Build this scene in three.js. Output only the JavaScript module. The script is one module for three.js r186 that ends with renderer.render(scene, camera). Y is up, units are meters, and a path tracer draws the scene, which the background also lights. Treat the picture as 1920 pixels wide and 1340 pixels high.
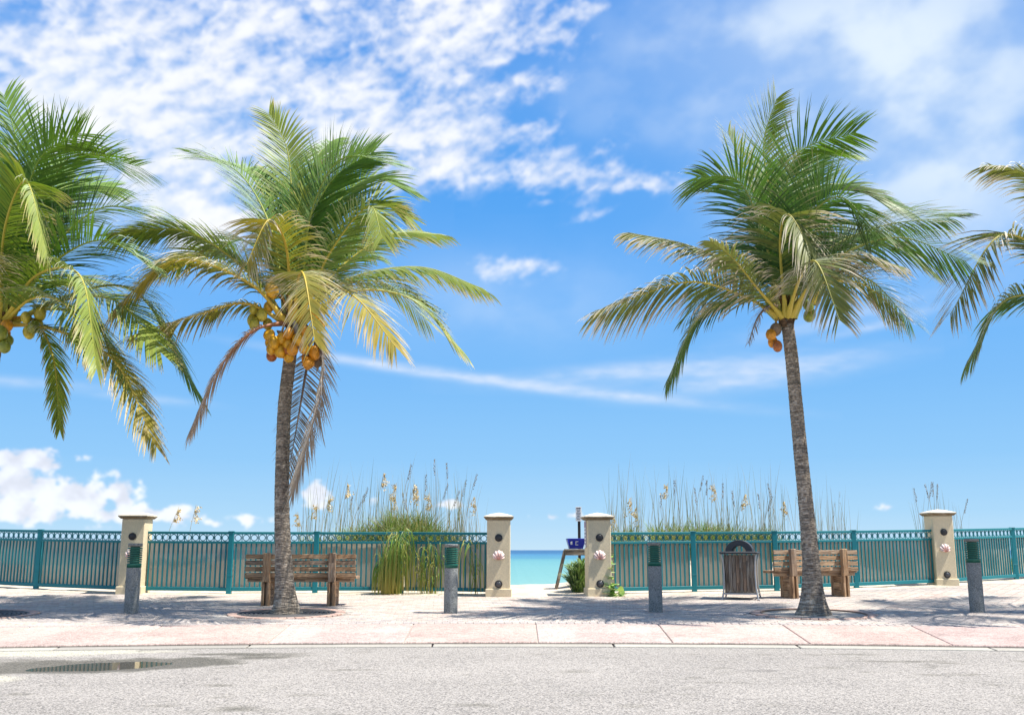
import * as THREE from 'three';
import { mergeGeometries } from 'three/addons/utils/BufferGeometryUtils.js';

// ---------------------------------------------------------------- camera, sky, sun, exposure
const EYE = 1.01;
const scene = new THREE.Scene();
const camera = new THREE.PerspectiveCamera(39.03, 1920 / 1340, 0.1, 90000);
camera.position.set(0, EYE, 0);
camera.lookAt(0, EYE + 361 / 1890, -1);
const renderer = new THREE.WebGLRenderer({ antialias: true });
renderer.toneMapping = THREE.LinearToneMapping;
const EXPOSURE = 1.95;
renderer.toneMappingExposure = EXPOSURE;
renderer.shadowMap.enabled = true;
const sun = new THREE.DirectionalLight(new THREE.Color(1, 0.955, 0.88), 4.6);
sun.position.set(22, 46, 4.0);
sun.target.position.set(0, 0, -14);
sun.position.add(sun.target.position);
sun.castShadow = true;
Object.assign(sun.shadow.camera, { left: -30, right: 30, top: 30, bottom: -30, near: 1, far: 140 });
sun.shadow.mapSize.set(4096, 4096);
scene.add(sun, sun.target);

function rng(seed) { let a = seed >>> 0; return () => { a = (a + 0x6D2B79F5) >>> 0; let t = Math.imul(a ^ (a >>> 15), 1 | a); t = (t + Math.imul(t ^ (t >>> 7), 61 | t)) ^ t; return ((t ^ (t >>> 14)) >>> 0) / 4294967296; }; }
const PERM = new Float32Array(65536); { const r = rng(77); for (let i = 0; i < 65536; i++) PERM[i] = r(); }
const hash2 = (i, j) => PERM[((i * 73856093) ^ (j * 19349663)) & 65535];
function noise(x, y) {
  const i = Math.floor(x), j = Math.floor(y), fx = x - i, fy = y - j, u = fx * fx * fx * (fx * (fx * 6 - 15) + 10), v = fy * fy * fy * (fy * (fy * 6 - 15) + 10);
  const a = hash2(i, j), b = hash2(i + 1, j), c = hash2(i, j + 1), d = hash2(i + 1, j + 1);
  return a + (b - a) * u + (c - a) * v + (a - b - c + d) * u * v;
}
function fbm(x, y, n) { let s = 0, a = 0.5, t = 0; for (let k = 0; k < n; k++) { s += a * noise(x, y); t += a; a *= 0.5; const q = x * 0.8 - y * 0.6; y = (x * 0.6 + y * 0.8) * 2.03 + 17.3; x = q * 2.03 + 5.1; } return s / t; }
const sstep = (a, b, x) => { const t = Math.min(1, Math.max(0, (x - a) / (b - a))); return t * t * (3 - 2 * t); };
const lerp = (a, b, t) => a + (b - a) * t;
function table(T, x) { if (x <= T[0][0]) return T[0][1]; for (let i = 1; i < T.length; i++) if (x <= T[i][0]) return lerp(T[i - 1][1], T[i][1], (x - T[i - 1][0]) / (T[i][0] - T[i - 1][0])); return T[T.length - 1][1]; }

// clouds by direction: kind, azimuth and elevation in degrees, spreads, slant, strength (c broken high cloud, v thin veil, s streak, k low cumulus)
const CLOUDS = [
  ['c', -24.8, 24.6, 5.76, 2.12, 0, 1.0], ['c', -17.2, 27.6, 5.15, 1.97, 10, 1.1], ['c', -14.0, 24.7, 6.97, 2.27, 5, 1.2], ['c', -8.3, 23.1, 4.55, 1.67, -5, 1.2], ['c', -4.6, 27.5, 3.94, 2.12, 20, 1.1], ['c', -2.6, 29.5, 2.73, 1.21, 0, 0.8], ['c', -21.9, 22.9, 4.24, 1.52, 0, 0.9], ['c', -5.8, 21.8, 2.12, 0.67, 5, 1.0], ['c', -1.0, 25.6, 2.12, 0.42, 12, 0.8], ['c', 1.3, 23.5, 2.12, 0.42, 5, 0.7], ['c', 0.0, 27.7, 1.52, 0.76, 0, 0.6], ['c', 4.6, 29.6, 1.52, 0.67, 20, 0.7], ['c', 2.8, 28.5, 0.91, 0.55, 0, 0.6], ['c', -17.5, 17.8, 2.43, 1.52, -20, 1.0], ['c', -19.4, 19.9, 2.12, 1.82, 0, 0.7], ['c', 3.5, 21.0, 2.27, 0.67, -3, 1.0], ['c', 7.6, 20.4, 2.73, 0.49, 0, 0.9], ['c', 4.8, 22.1, 1.52, 0.42, 10, 0.6], ['c', 4.7, 18.7, 1.36, 0.24, 8, 0.45], ['c', -0.9, 15.8, 1.67, 0.55, 0, 0.7], ['c', 1.6, 15.9, 1.21, 0.30, 0, 0.7], ['c', 3.2, 19.5, 1.21, 0.24, 0, 0.4], ['v', 22.9, 25.2, 6.97, 5.15, 0, 0.75], ['v', 25.1, 19.2, 4.85, 3.03, 0, 0.55], ['v', 16.6, 27.7, 4.85, 1.82, 0, 0.4], ['v', 9.4, 25.9, 6.67, 2.73, 0, 0.2], ['v', -0.3, 14.1, 4.85, 1.82, 0, 0.25], ['v', -20.2, 19.8, 6.06, 3.03, 0, 0.35], ['v', -26.5, 23.0, 4.24, 2.43, 0, 0.4], ['s', -6.1, 10.1, 4.85, 0.18, -7, 0.55], ['s', 3.1, 8.9, 5.76, 0.21, -7, 0.55], ['s', 9.5, 9.9, 5.76, 0.36, 3, 0.45], ['s', 13.9, 9.4, 3.64, 0.42, 6, 0.5], ['s', 6.7, 10.1, 2.73, 0.24, 4, 0.3], ['s', 18.0, 12.3, 3.64, 0.36, 10, 0.3], ['s', 20.5, 11.9, 1.82, 0.18, 12, 0.4], ['s', -20.0, 7.9, 1.82, 0.15, -3, 0.3], ['s', -25.8, 8.4, 2.12, 0.18, 0, 0.3], ['k', -25.7, 4.5, 1.82, 0.55, 0, 1], ['k', -26.1, 3.2, 1.82, 1.03, 0, 1], ['k', -26.0, 2.0, 2.88, 0.67, 0, 1], ['k', -23.1, 2.6, 1.39, 0.91, 0, 1], ['k', -21.1, 2.8, 0.67, 0.91, 0, 1], ['k', -20.6, 1.8, 1.82, 0.49, 0, 0.9], ['k', -18.4, 1.8, 1.27, 0.49, 0, 0.8], ['k', -11.0, 3.1, 0.73, 0.61, 0, 0.95], ['k', -10.6, 2.4, 1.09, 0.30, 0, 0.7], ['k', -8.1, 2.6, 0.67, 0.33, 0, 0.6], ['k', -3.5, 2.5, 0.85, 0.27, 0, 0.75], ['k', -14.6, 1.6, 1.52, 0.27, 0, 0.6], ['k', -16.3, 1.4, 1.21, 0.21, 0, 0.5], ['k', 2.1, 1.8, 1.09, 0.18, 0, 0.6], ['k', 3.4, 1.9, 0.67, 0.21, 0, 0.6], ['k', 20.3, 2.2, 0.91, 0.21, 0, 0.6], ['k', 22.5, 2.0, 0.91, 0.18, 0, 0.4], ['k', 8.0, 1.6, 1.82, 0.15, 0, 0.35], ['k', -23.7, 1.2, 5.76, 0.24, 0, 0.5], ['k', 17.4, 1.6, 2.43, 0.15, 0, 0.3],
];
{
  const r = rng(5);                                        // the same kinds of cloud all round the rest of the sky
  for (let az = 42; az < 320; az += 13) {
    const a = az > 180 ? az - 360 : az;
    CLOUDS.push(['k', a + r() * 8, 1.8 + r() * 1.6, 1.5 + r() * 2, 0.4 + r() * 0.5, 0, 0.6 + r() * 0.4]);
    for (let k = 0; k < 2; k++) CLOUDS.push(['c', a + r() * 14, 15 + r() * 40, 4 + r() * 5, 1.2 + r() * 1.6, r() * 20 - 10, 0.7 + r() * 0.5]);
    if (r() < 0.5) CLOUDS.push(['v', a, 15 + r() * 30, 8, 4, 0, 0.5]);
    if (r() < 0.6) CLOUDS.push(['s', a, 8 + r() * 6, 4, 0.25, r() * 14 - 7, 0.4]);
  }
  for (let k = 0; k < 26; k++) CLOUDS.push(['c', r() * 360 - 180, 33 + r() * 45, 6 + r() * 8, 1.5 + r() * 2, 0, 0.8 + r() * 0.4]);
}
function makeSky() {
  const W = 4096, H = 2048, data = new Float32Array(W * H * 4);
  const GRAD = [[0, [0.57, 0.79, 0.96]], [2, [0.43, 0.71, 0.97]], [5, [0.30, 0.61, 0.97]], [9, [0.22, 0.53, 0.96]], [14, [0.155, 0.46, 0.96]], [20, [0.10, 0.385, 0.91]], [30, [0.082, 0.325, 0.85]], [60, [0.065, 0.26, 0.72]], [90, [0.06, 0.235, 0.68]]];
  const base = (el, c) => table(GRAD.map(([e, v]) => [e, v[c]]), el);
  const BASE = []; for (let k = 0; k <= 900; k++) BASE.push([base(k / 10, 0), base(k / 10, 1), base(k / 10, 2)]);
  // spread each cloud's weight over the pixels it reaches
  const M = { c: new Float32Array(W * 1024), v: new Float32Array(W * 1024), s: new Float32Array(W * 1024), k: new Float32Array(W * 1024) };
  const perDeg = W / 360;
  for (const [kind, az, el, sa, se, rot, st] of CLOUDS) {
    const m = M[kind], cr = Math.cos(rot * Math.PI / 180), sr = Math.sin(rot * Math.PI / 180), stretch = 1 / Math.max(0.25, Math.cos(el * Math.PI / 180));
    const reach = 2.6, ra = reach * (sa * Math.abs(cr) + se * Math.abs(sr)) * stretch, re = reach * (sa * Math.abs(sr) + se * Math.abs(cr));
    for (let j = Math.max(0, Math.floor((el - re) * perDeg)); j < Math.min(1024, (el + re) * perDeg); j++)
      for (let i = Math.floor((az - ra) * perDeg); i < (az + ra) * perDeg; i++) {
        const da = (i / perDeg - az) / stretch, de = j / perDeg - el, p = (da * cr + de * sr) / sa, q = (-da * sr + de * cr) / se;
        const w = st * Math.exp(-0.5 * (p * p + q * q)), at = j * W + ((i % W) + W) % W;
        if (kind === 'k') m[at] = Math.max(m[at], w); else m[at] = 1 - (1 - m[at]) * (1 - Math.min(0.97, w));
      }
  }
  for (let j = 0; j < 1024; j++) {
    const el = (j + 0.5) / perDeg, b = BASE[Math.min(900, Math.round(el * 10))];
    for (let i = 0; i < W; i++) {
      const az = i < W / 2 ? i / perDeg : i / perDeg - 360, at = j * W + i; let [R, G, B] = b;   // the seam of the noise lies behind the camera
      // column i holds azimuth az measured to the right of -z
      const mc = M.c[at], mv = M.v[at], ms = M.s[at], mk = M.k[at];
      let cov = 0, sh = 1;
      if (mc > 0.02) {
        const sl = az * 0.92 + el * 0.39, up = el * 0.92 - az * 0.39, wx = sl * 0.26 + 1.2 * fbm(az * 0.15, el * 0.3, 2), wy = up * 0.55 + 1.2 * fbm(az * 0.2 + 9, el * 0.3, 2);
        const n = fbm(wx, wy, 4), f2 = fbm(sl * 0.85 + 2 * n, up * 1.5, 5), f3 = fbm(az * 2.2, el * 3.2, 3);
        cov = 0.96 * sstep(0.10, 1.08, mc * 0.73 + (n - 0.5) * 0.78 + (f2 - 0.5) * 0.95 + (f3 - 0.5) * 0.26) * sstep(0.02, 0.35, mc); sh = 0.95 + 0.1 * f2;
      }
      if (mv > 0.01) { const q = mv * (0.38 + 0.62 * sstep(0.25, 0.8, fbm(az * 0.22 + 3 + el * 0.12, el * 0.34 - az * 0.1, 5))) * 1.1; R = lerp(R, 0.88, q); G = lerp(G, 0.98, q); B = lerp(B, 1.06, q); }
      if (ms > 0.01) cov = 1 - (1 - cov) * (1 - Math.min(1, ms * (0.3 + 1.1 * fbm(az * 0.9, el * 3.5, 4))) * 0.85);
      let kc = 0, ks = 1;
      if (mk > 0.02) {
        const n = fbm(az * 1.3 + 40, el * 1.7, 6);
        kc = sstep(0.42, 0.66, mk * 0.9 + (n - 0.5) * 0.95) * sstep(0.5, 1.4, el);
        ks = 0.80 + 0.24 * sstep(0.35, 0.75, fbm(az * 1.3 + 40.25, el * 1.7 + 0.45, 5) * 0.6 + n * 0.4 + 0.05);
      }
      R = lerp(R, 0.98 * sh, cov); G = lerp(G, 1.0 * sh, cov); B = lerp(B, 1.05 * sh, cov);
      R = lerp(R, 1.0 * ks, kc * 0.9); G = lerp(G, 1.03 * ks, kc * 0.9); B = lerp(B, 1.08 * Math.min(1, ks + 0.05), kc * 0.9);
      const col = (i + W / 4) % W, o = ((1024 + j) * W + col) * 4;
      data[o] = R / EXPOSURE; data[o + 1] = G / EXPOSURE; data[o + 2] = B / EXPOSURE; data[o + 3] = 1;
    }
  }
  for (let k = 0; k < 1024 * W; k++) { data[k * 4] = 0.30; data[k * 4 + 1] = 0.40; data[k * 4 + 2] = 0.46; data[k * 4 + 3] = 1; }
  const t = new THREE.DataTexture(data, W, H, THREE.RGBAFormat, THREE.FloatType);
  t.mapping = THREE.EquirectangularReflectionMapping; t.magFilter = t.minFilter = THREE.LinearFilter; t.wrapS = THREE.RepeatWrapping; t.needsUpdate = true;
  return t;
}
scene.background = makeSky();
scene.environment = scene.background;

// ---------------------------------------------------------------- helpers
const taken = {};
function numbered(name) { taken[name] = (taken[name] ?? -1) + 1; return taken[name] ? `${name}_${String(taken[name]).padStart(3, '0')}` : name; }
function thing(name, label, category, [x, y, z] = [0, 0, 0], turn = 0, group) {
  const o = new THREE.Group(); o.name = numbered(name); o.position.set(x, y, z); o.rotation.y = turn; o.userData = { label, category };
  if (group) o.userData.group = group; scene.add(o); return o;
}
function part(name, geometry, material, parent, at, turn) {
  const m = new THREE.Mesh(geometry, material); m.name = name; m.castShadow = m.receiveShadow = true;
  if (at) m.position.set(...at); if (turn) m.rotation.set(...turn); (parent || scene).add(m); return m;
}
function structure(name, geometry, material) { const m = part(name, geometry, material); m.userData.kind = 'structure'; return m; }
function std(rgb, roughness = 0.8, extra = {}) { const m = new THREE.MeshStandardMaterial({ roughness, side: THREE.DoubleSide, ...extra }); m.color.setRGB(...rgb); return m; }
class MB {                                                   // collects triangles with colours and uv in metres
  constructor() { this.p = []; this.c = []; this.u = []; this.i = []; }
  v(x, y, z, c, u = x, w = z) { this.p.push(x, y, z); this.c.push(c ? c[0] : 1, c ? c[1] : 1, c ? c[2] : 1); this.u.push(u, w); return this.p.length / 3 - 1; }
  quad(a, b, c, d) { this.i.push(a, b, c, a, c, d); }
  tri(a, b, c) { this.i.push(a, b, c); }
  geo(flat) {
    let g = new THREE.BufferGeometry();
    g.setAttribute('position', new THREE.Float32BufferAttribute(this.p, 3)); g.setAttribute('color', new THREE.Float32BufferAttribute(this.c, 3)); g.setAttribute('uv', new THREE.Float32BufferAttribute(this.u, 2)); g.setIndex(this.i);
    if (flat) g = g.toNonIndexed(); g.computeVertexNormals(); return g;
  }
}
function cbox(w, h, d, c = 0.004, ou = 0, ov = 0) {          // box with all edges chamfered, uv in metres with u along the longest side
  const V = [], size = [w, h, d], H = [w / 2, h / 2, d / 2], id = (sx, sy, sz, ax) => ((sx > 0) * 4 + (sy > 0) * 2 + (sz > 0)) * 3 + ax;
  for (const sx of [-1, 1]) for (const sy of [-1, 1]) for (const sz of [-1, 1]) for (let ax = 0; ax < 3; ax++) { const q = [sx, sy, sz]; V.push([0, 1, 2].map((k) => q[k] * (H[k] - (k === ax ? 0 : c)))); }
  const T = [], S = [-1, 1], long = size.indexOf(Math.max(...size));
  const q4 = (a, b, e, f) => { T.push([a, b, e], [a, e, f]); };
  for (let ax = 0; ax < 3; ax++) for (const s of S) { const m = (p, q) => { const r = [0, 0, 0]; r[ax] = s; r[(ax + 1) % 3] = p; r[(ax + 2) % 3] = q; return id(...r, ax); }; q4(m(-1, -1), m(1, -1), m(1, 1), m(-1, 1)); }
  for (let ax = 0; ax < 3; ax++) for (const p of S) for (const q of S) { const b1 = (ax + 1) % 3, b2 = (ax + 2) % 3, m = (s, f) => { const r = [0, 0, 0]; r[ax] = s; r[b1] = p; r[b2] = q; return id(...r, f); }; q4(m(-1, b1), m(1, b1), m(1, b2), m(-1, b2)); }
  for (const sx of S) for (const sy of S) for (const sz of S) T.push([id(sx, sy, sz, 0), id(sx, sy, sz, 1), id(sx, sy, sz, 2)]);
  const P = [], N = [], U = [], A = new THREE.Vector3(), B = new THREE.Vector3(), C = new THREE.Vector3();
  for (let [a, b, e] of T) {
    A.fromArray(V[b]).sub(B.fromArray(V[a])); C.fromArray(V[e]).sub(B); A.cross(C).normalize();
    if (A.dot(B.fromArray(V[a]).add(C.fromArray(V[b])).add(C.fromArray(V[e]))) < 0) { [b, e] = [e, b]; A.negate(); }
    const n = [Math.abs(A.x), Math.abs(A.y), Math.abs(A.z)]; let drop = n.indexOf(Math.max(...n)); const rest = [0, 1, 2].filter((k) => k !== drop), ku = rest.includes(long) ? long : rest[0], kv = rest.find((k) => k !== ku);
    for (const k of [a, b, e]) { P.push(...V[k]); N.push(A.x, A.y, A.z); U.push(V[k][ku] + ou, V[k][kv] + ov + drop * 0.37); }
  }
  const g = new THREE.BufferGeometry(); g.setAttribute('position', new THREE.Float32BufferAttribute(P, 3)); g.setAttribute('normal', new THREE.Float32BufferAttribute(N, 3)); g.setAttribute('uv', new THREE.Float32BufferAttribute(U, 2)); return g;
}
const moved = (g, x, y, z, ry = 0, rx = 0, rz = 0) => { if (rx) g.rotateX(rx); if (rz) g.rotateZ(rz); if (ry) g.rotateY(ry); g.translate(x, y, z); return g; };
const plain = (g) => { const q = g.index ? g.toNonIndexed() : g; for (const k of Object.keys(q.attributes)) if (!['position', 'normal', 'uv'].includes(k)) q.deleteAttribute(k); return q; };
const join = (...g) => mergeGeometries(g.map(plain));
function tubeGeo(pts, radii, sides, colours, mb = new MB()) { // tapered tube through points
  const n = pts.length, X = new THREE.Vector3(), Y = new THREE.Vector3(), T = new THREE.Vector3(); let first = -1, len = 0;
  const up = new THREE.Vector3(0.13, 0.21, 0.97);
  for (let k = 0; k < n; k++) {
    T.copy(pts[Math.min(n - 1, k + 1)]).sub(pts[Math.max(0, k - 1)]).normalize(); X.crossVectors(T, up).normalize(); Y.crossVectors(X, T);
    if (k) len += pts[k].distanceTo(pts[k - 1]);
    for (let s = 0; s < sides; s++) { const a = s / sides * Math.PI * 2, c = Math.cos(a) * radii[k], d = Math.sin(a) * radii[k]; const id = mb.v(pts[k].x + X.x * c + Y.x * d, pts[k].y + X.y * c + Y.y * d, pts[k].z + X.z * c + Y.z * d, colours && (colours[k] || colours[0]), s / sides * 6.28 * radii[0], len); if (!k && !s) first = id; }
    if (k) for (let s = 0; s < sides; s++) { const a = first + (k - 1) * sides, b = first + k * sides, s2 = (s + 1) % sides; mb.quad(a + s, a + s2, b + s2, b + s); }
  }
  return mb;
}
const V3 = (x, y, z) => new THREE.Vector3(x, y, z);

// ---------------------------------------------------------------- textures: grain of materials, one tile = `size` metres
function tex(n, size, fn, srgb = true) {
  const d = new Uint8Array(n * n * 4);
  for (let j = 0; j < n; j++) for (let i = 0; i < n; i++) { const c = fn(i, j), o = (j * n + i) * 4; d[o] = c[0] * 255; d[o + 1] = c[1] * 255; d[o + 2] = c[2] * 255; d[o + 3] = 255; }
  const t = new THREE.DataTexture(d, n, n); t.wrapS = t.wrapT = THREE.RepeatWrapping; t.magFilter = THREE.LinearFilter; t.minFilter = THREE.LinearMipmapLinearFilter; t.generateMipmaps = true;
  if (srgb) t.colorSpace = THREE.SRGBColorSpace; t.repeat.set(1 / size, 1 / size); t.needsUpdate = true; return t;
}
const cl = (x) => Math.min(1, Math.max(0, x));
function tileNoise(n, cell, seed) {                          // smooth noise that repeats after n pixels
  const r = rng(seed), m = Math.round(n / cell), g = new Float32Array(m * m); for (let k = 0; k < m * m; k++) g[k] = r();
  return (i, j) => { const x = i / n * m, y = j / n * m, a = Math.floor(x), b = Math.floor(y), fx = x - a, fy = y - b, u = fx * fx * (3 - 2 * fx), v = fy * fy * (3 - 2 * fy), G = (p, q) => g[(q % m) * m + (p % m)]; return lerp(lerp(G(a, b), G(a + 1, b), u), lerp(G(a, b + 1), G(a + 1, b + 1), u), v); };
}
function speckle(n, size, cells, amps, seed, tint = [1, 1, 1]) {
  const L = cells.map((c, k) => tileNoise(n, c, seed + k)); return tex(n, size, (i, j) => { let s = 0; L.forEach((f, k) => { s += (f(i, j) - 0.5) * amps[k]; }); const v = 0.88 + s; return [cl(v * tint[0]), cl(v * tint[1]), cl(v * tint[2])]; });
}
const T_ROAD = speckle(2048, 5, [2, 4, 9, 256], [0.62, 0.48, 0.12, 0.07], 11);
const T_ROADB = speckle(1024, 4, [2, 4], [0.7, 0.6], 11);
const T_PINK = speckle(1024, 3, [2, 5, 24, 170], [0.30, 0.22, 0.10, 0.13], 31);
const T_PAVER = speckle(512, 1, [2, 6, 40], [0.25, 0.2, 0.16], 41);
const T_SAND = speckle(1024, 3, [2, 6, 40, 200], [0.22, 0.14, 0.12, 0.12], 51);
const T_STUCCO = speckle(512, 1, [2, 5, 120], [0.10, 0.08, 0.07], 61);
const T_AGG = speckle(512, 0.6, [3, 7, 60], [0.50, 0.32, 0.08], 71);
const T_WOOD = (() => { const f = tileNoise(512, 4, 81), g = tileNoise(512, 32, 82), h = tileNoise(512, 128, 83), k = tileNoise(512, 2, 84); return tex(512, 0.7, (i, j) => { const w = h(i, j) * 14, y = (j + w * 2 + 512) % 512, s = 0.55 * (f((i >> 5) + 200, y) - 0.5) + 0.35 * (g((i >> 3), y) - 0.5) + 0.22 * (h(i, j) - 0.5) + 0.2 * (k((i >> 4), y) - 0.5); const v = 0.82 + s; return [cl(v), cl(v * (0.98 - 0.06 * g(i, y))), cl(v * (0.95 - 0.12 * g(i, y)))]; }); })();
const T_BARK = (() => { const f = tileNoise(512, 4, 91), g = tileNoise(512, 16, 92), h = tileNoise(512, 96, 93); return tex(512, 0.7, (i, j) => { const y = (j + 10 * h(i, j)) % 512, v = 0.80 + 0.5 * (f(i >> 3, y) - 0.5) + 0.32 * (g(i >> 1, y) - 0.5) + 0.25 * (f(i, j >> 2) - 0.5) + 0.2 * (h(i, j) - 0.5); return [cl(v), cl(v * 0.97), cl(v * 0.93)]; }); })();
const T_WAVE = (() => { const f = tileNoise(512, 16, 101), g = tileNoise(512, 5, 102); return tex(512, 24, (i, j) => { const v = 0.5 + 0.6 * (f(i, (j * 3) % 512) - 0.5) + 0.3 * (g(i, (j * 2) % 512) - 0.5); return [cl(v), cl(v), cl(v)]; }, false); })();

// ---------------------------------------------------------------- the lie of the land: a bowl round the turning circle behind the camera
const CD = -18, R_KERB = 29.35;
const radial = (X, D) => Math.hypot(X, D - CD);
const ground = (X, D) => { const r = radial(X, D); return r > R_KERB ? EYE - (1.0 - 0.031 * (r - 28.7)) : 0; };
const FENCE_LINE = [[-40, 30], [-14, 21.3], [-10.4, 19.75], [-8.75, 18.98], [-6.67, 18.2], [-4.96, 18.09], [-3.49, 18.29], [-1.97, 18.34], [-0.23, 18.0], [1.5, 18.08], [3.28, 18.56], [4.81, 18.75], [6.45, 19.33], [8.46, 20.25], [10.61, 21.68], [12.5, 23.0], [40, 44]];
const fenceD = (X) => table(FENCE_LINE, X);
const CREST = [[-60, 0.7], [-11.26, 0.67], [-9.05, 0.69], [-6.84, 0.69], [-5.6, 0.82], [-4.46, 0.88], [-3.4, 0.96], [-2.58, 1.06], [-1.78, 1.08], [-1.21, 0.89], [-0.75, 0.68], [-0.4, 0.40], [0, 0.31], [0.8, 0.31], [1.31, 0.40], [1.76, 0.70], [2.34, 0.98], [3.66, 1.02], [5.24, 1.0], [5.89, 0.9], [7.36, 0.8], [9.22, 0.79], [11.94, 0.72], [60, 0.7]];
function land(X, D) {
  const d = D - fenceD(X), base = ground(X, D), g0 = ground(X, fenceD(X));
  if (d < -0.1) return base - 0.07 + 0.085 * sstep(-0.55 - 0.25 * noise(X * 2.1, 3), -0.1, d);
  const crest = table(CREST, X) + 0.05 * (fbm(X * 1.3, D * 1.3, 3) - 0.5);
  const rise = sstep(0.35, 2.1, d), top = lerp(g0 + 0.015, crest, rise), fall = Math.max(0, d - 2.6);
  const drop = fall < 6 ? 0.018 * fall * fall : 0.65 + 0.21 * (fall - 6);
  return Math.max(-9, top - drop + 0.02 * (noise(X * 3, D * 3) - 0.5));
}
// ---------------------------------------------------------------- ground, sea, road
const M_SAND = std([0.66, 0.575, 0.45], 0.95, { map: T_SAND, bumpMap: T_SAND, bumpScale: 0.01 });
{
  const xs = [], ds = [], mb = new MB();
  for (let x = -160; x < -15; x += 8) xs.push(x); for (let x = -15; x <= 15; x += 0.14) xs.push(x); for (let x = 18; x <= 160; x += 8) xs.push(x);
  for (let d = -90; d < 8; d += 5) ds.push(d); for (let d = 8; d < 16; d += 0.6) ds.push(d); for (let d = 16; d < 27; d += 0.13) ds.push(d); for (let d = 27; d < 60; d += 1.2) ds.push(d);
  for (const d of ds) for (const x of xs) mb.v(x, land(x, d), -d);
  for (let j = 1; j < ds.length; j++) for (let i = 1; i < xs.length; i++) { const w = xs.length, a = (j - 1) * w + i - 1; mb.quad(a, a + 1, a + w + 1, a + w); }
  structure('ground', mb.geo(), M_SAND);
}
{
  // shoal water is turquoise over sand, deep water blue; long patches drift along the shore
  const mb = new MB(), ds = [], xs = [];
  for (let d = 38; d < 60000; d *= 1.045) ds.push(d);
  for (let k = -60; k <= 60; k++) xs.push(k / 60);
  const COL = [[38, [0.20, 0.34, 0.29]], [75, [0.155, 0.315, 0.285]], [170, [0.12, 0.285, 0.275]], [380, [0.085, 0.25, 0.265]], [520, [0.045, 0.18, 0.25]], [900, [0.028, 0.145, 0.26]], [1400, [0.012, 0.085, 0.185]], [60000, [0.010, 0.075, 0.17]]];
  for (const d of ds) for (const t of xs) { const x = t * (d * 1.6 + 60), dd = d * (1 + 0.28 * (fbm(x / (d * 0.5), Math.log(d) * 9, 3) - 0.5)); mb.v(x, -3, -d, [0, 1, 2].map((c) => table(COL.map(([e, v]) => [e, v[c]]), dd))); }
  for (let j = 1; j < ds.length; j++) for (let i = 1; i < xs.length; i++) { const w = xs.length, a = (j - 1) * w + i - 1; mb.quad(a, a + 1, a + w + 1, a + w); }
  structure('sea', mb.geo(), std([1, 1, 1], 0.55, { vertexColors: true, bumpMap: T_WAVE, bumpScale: 0.25 }));
}
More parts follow.
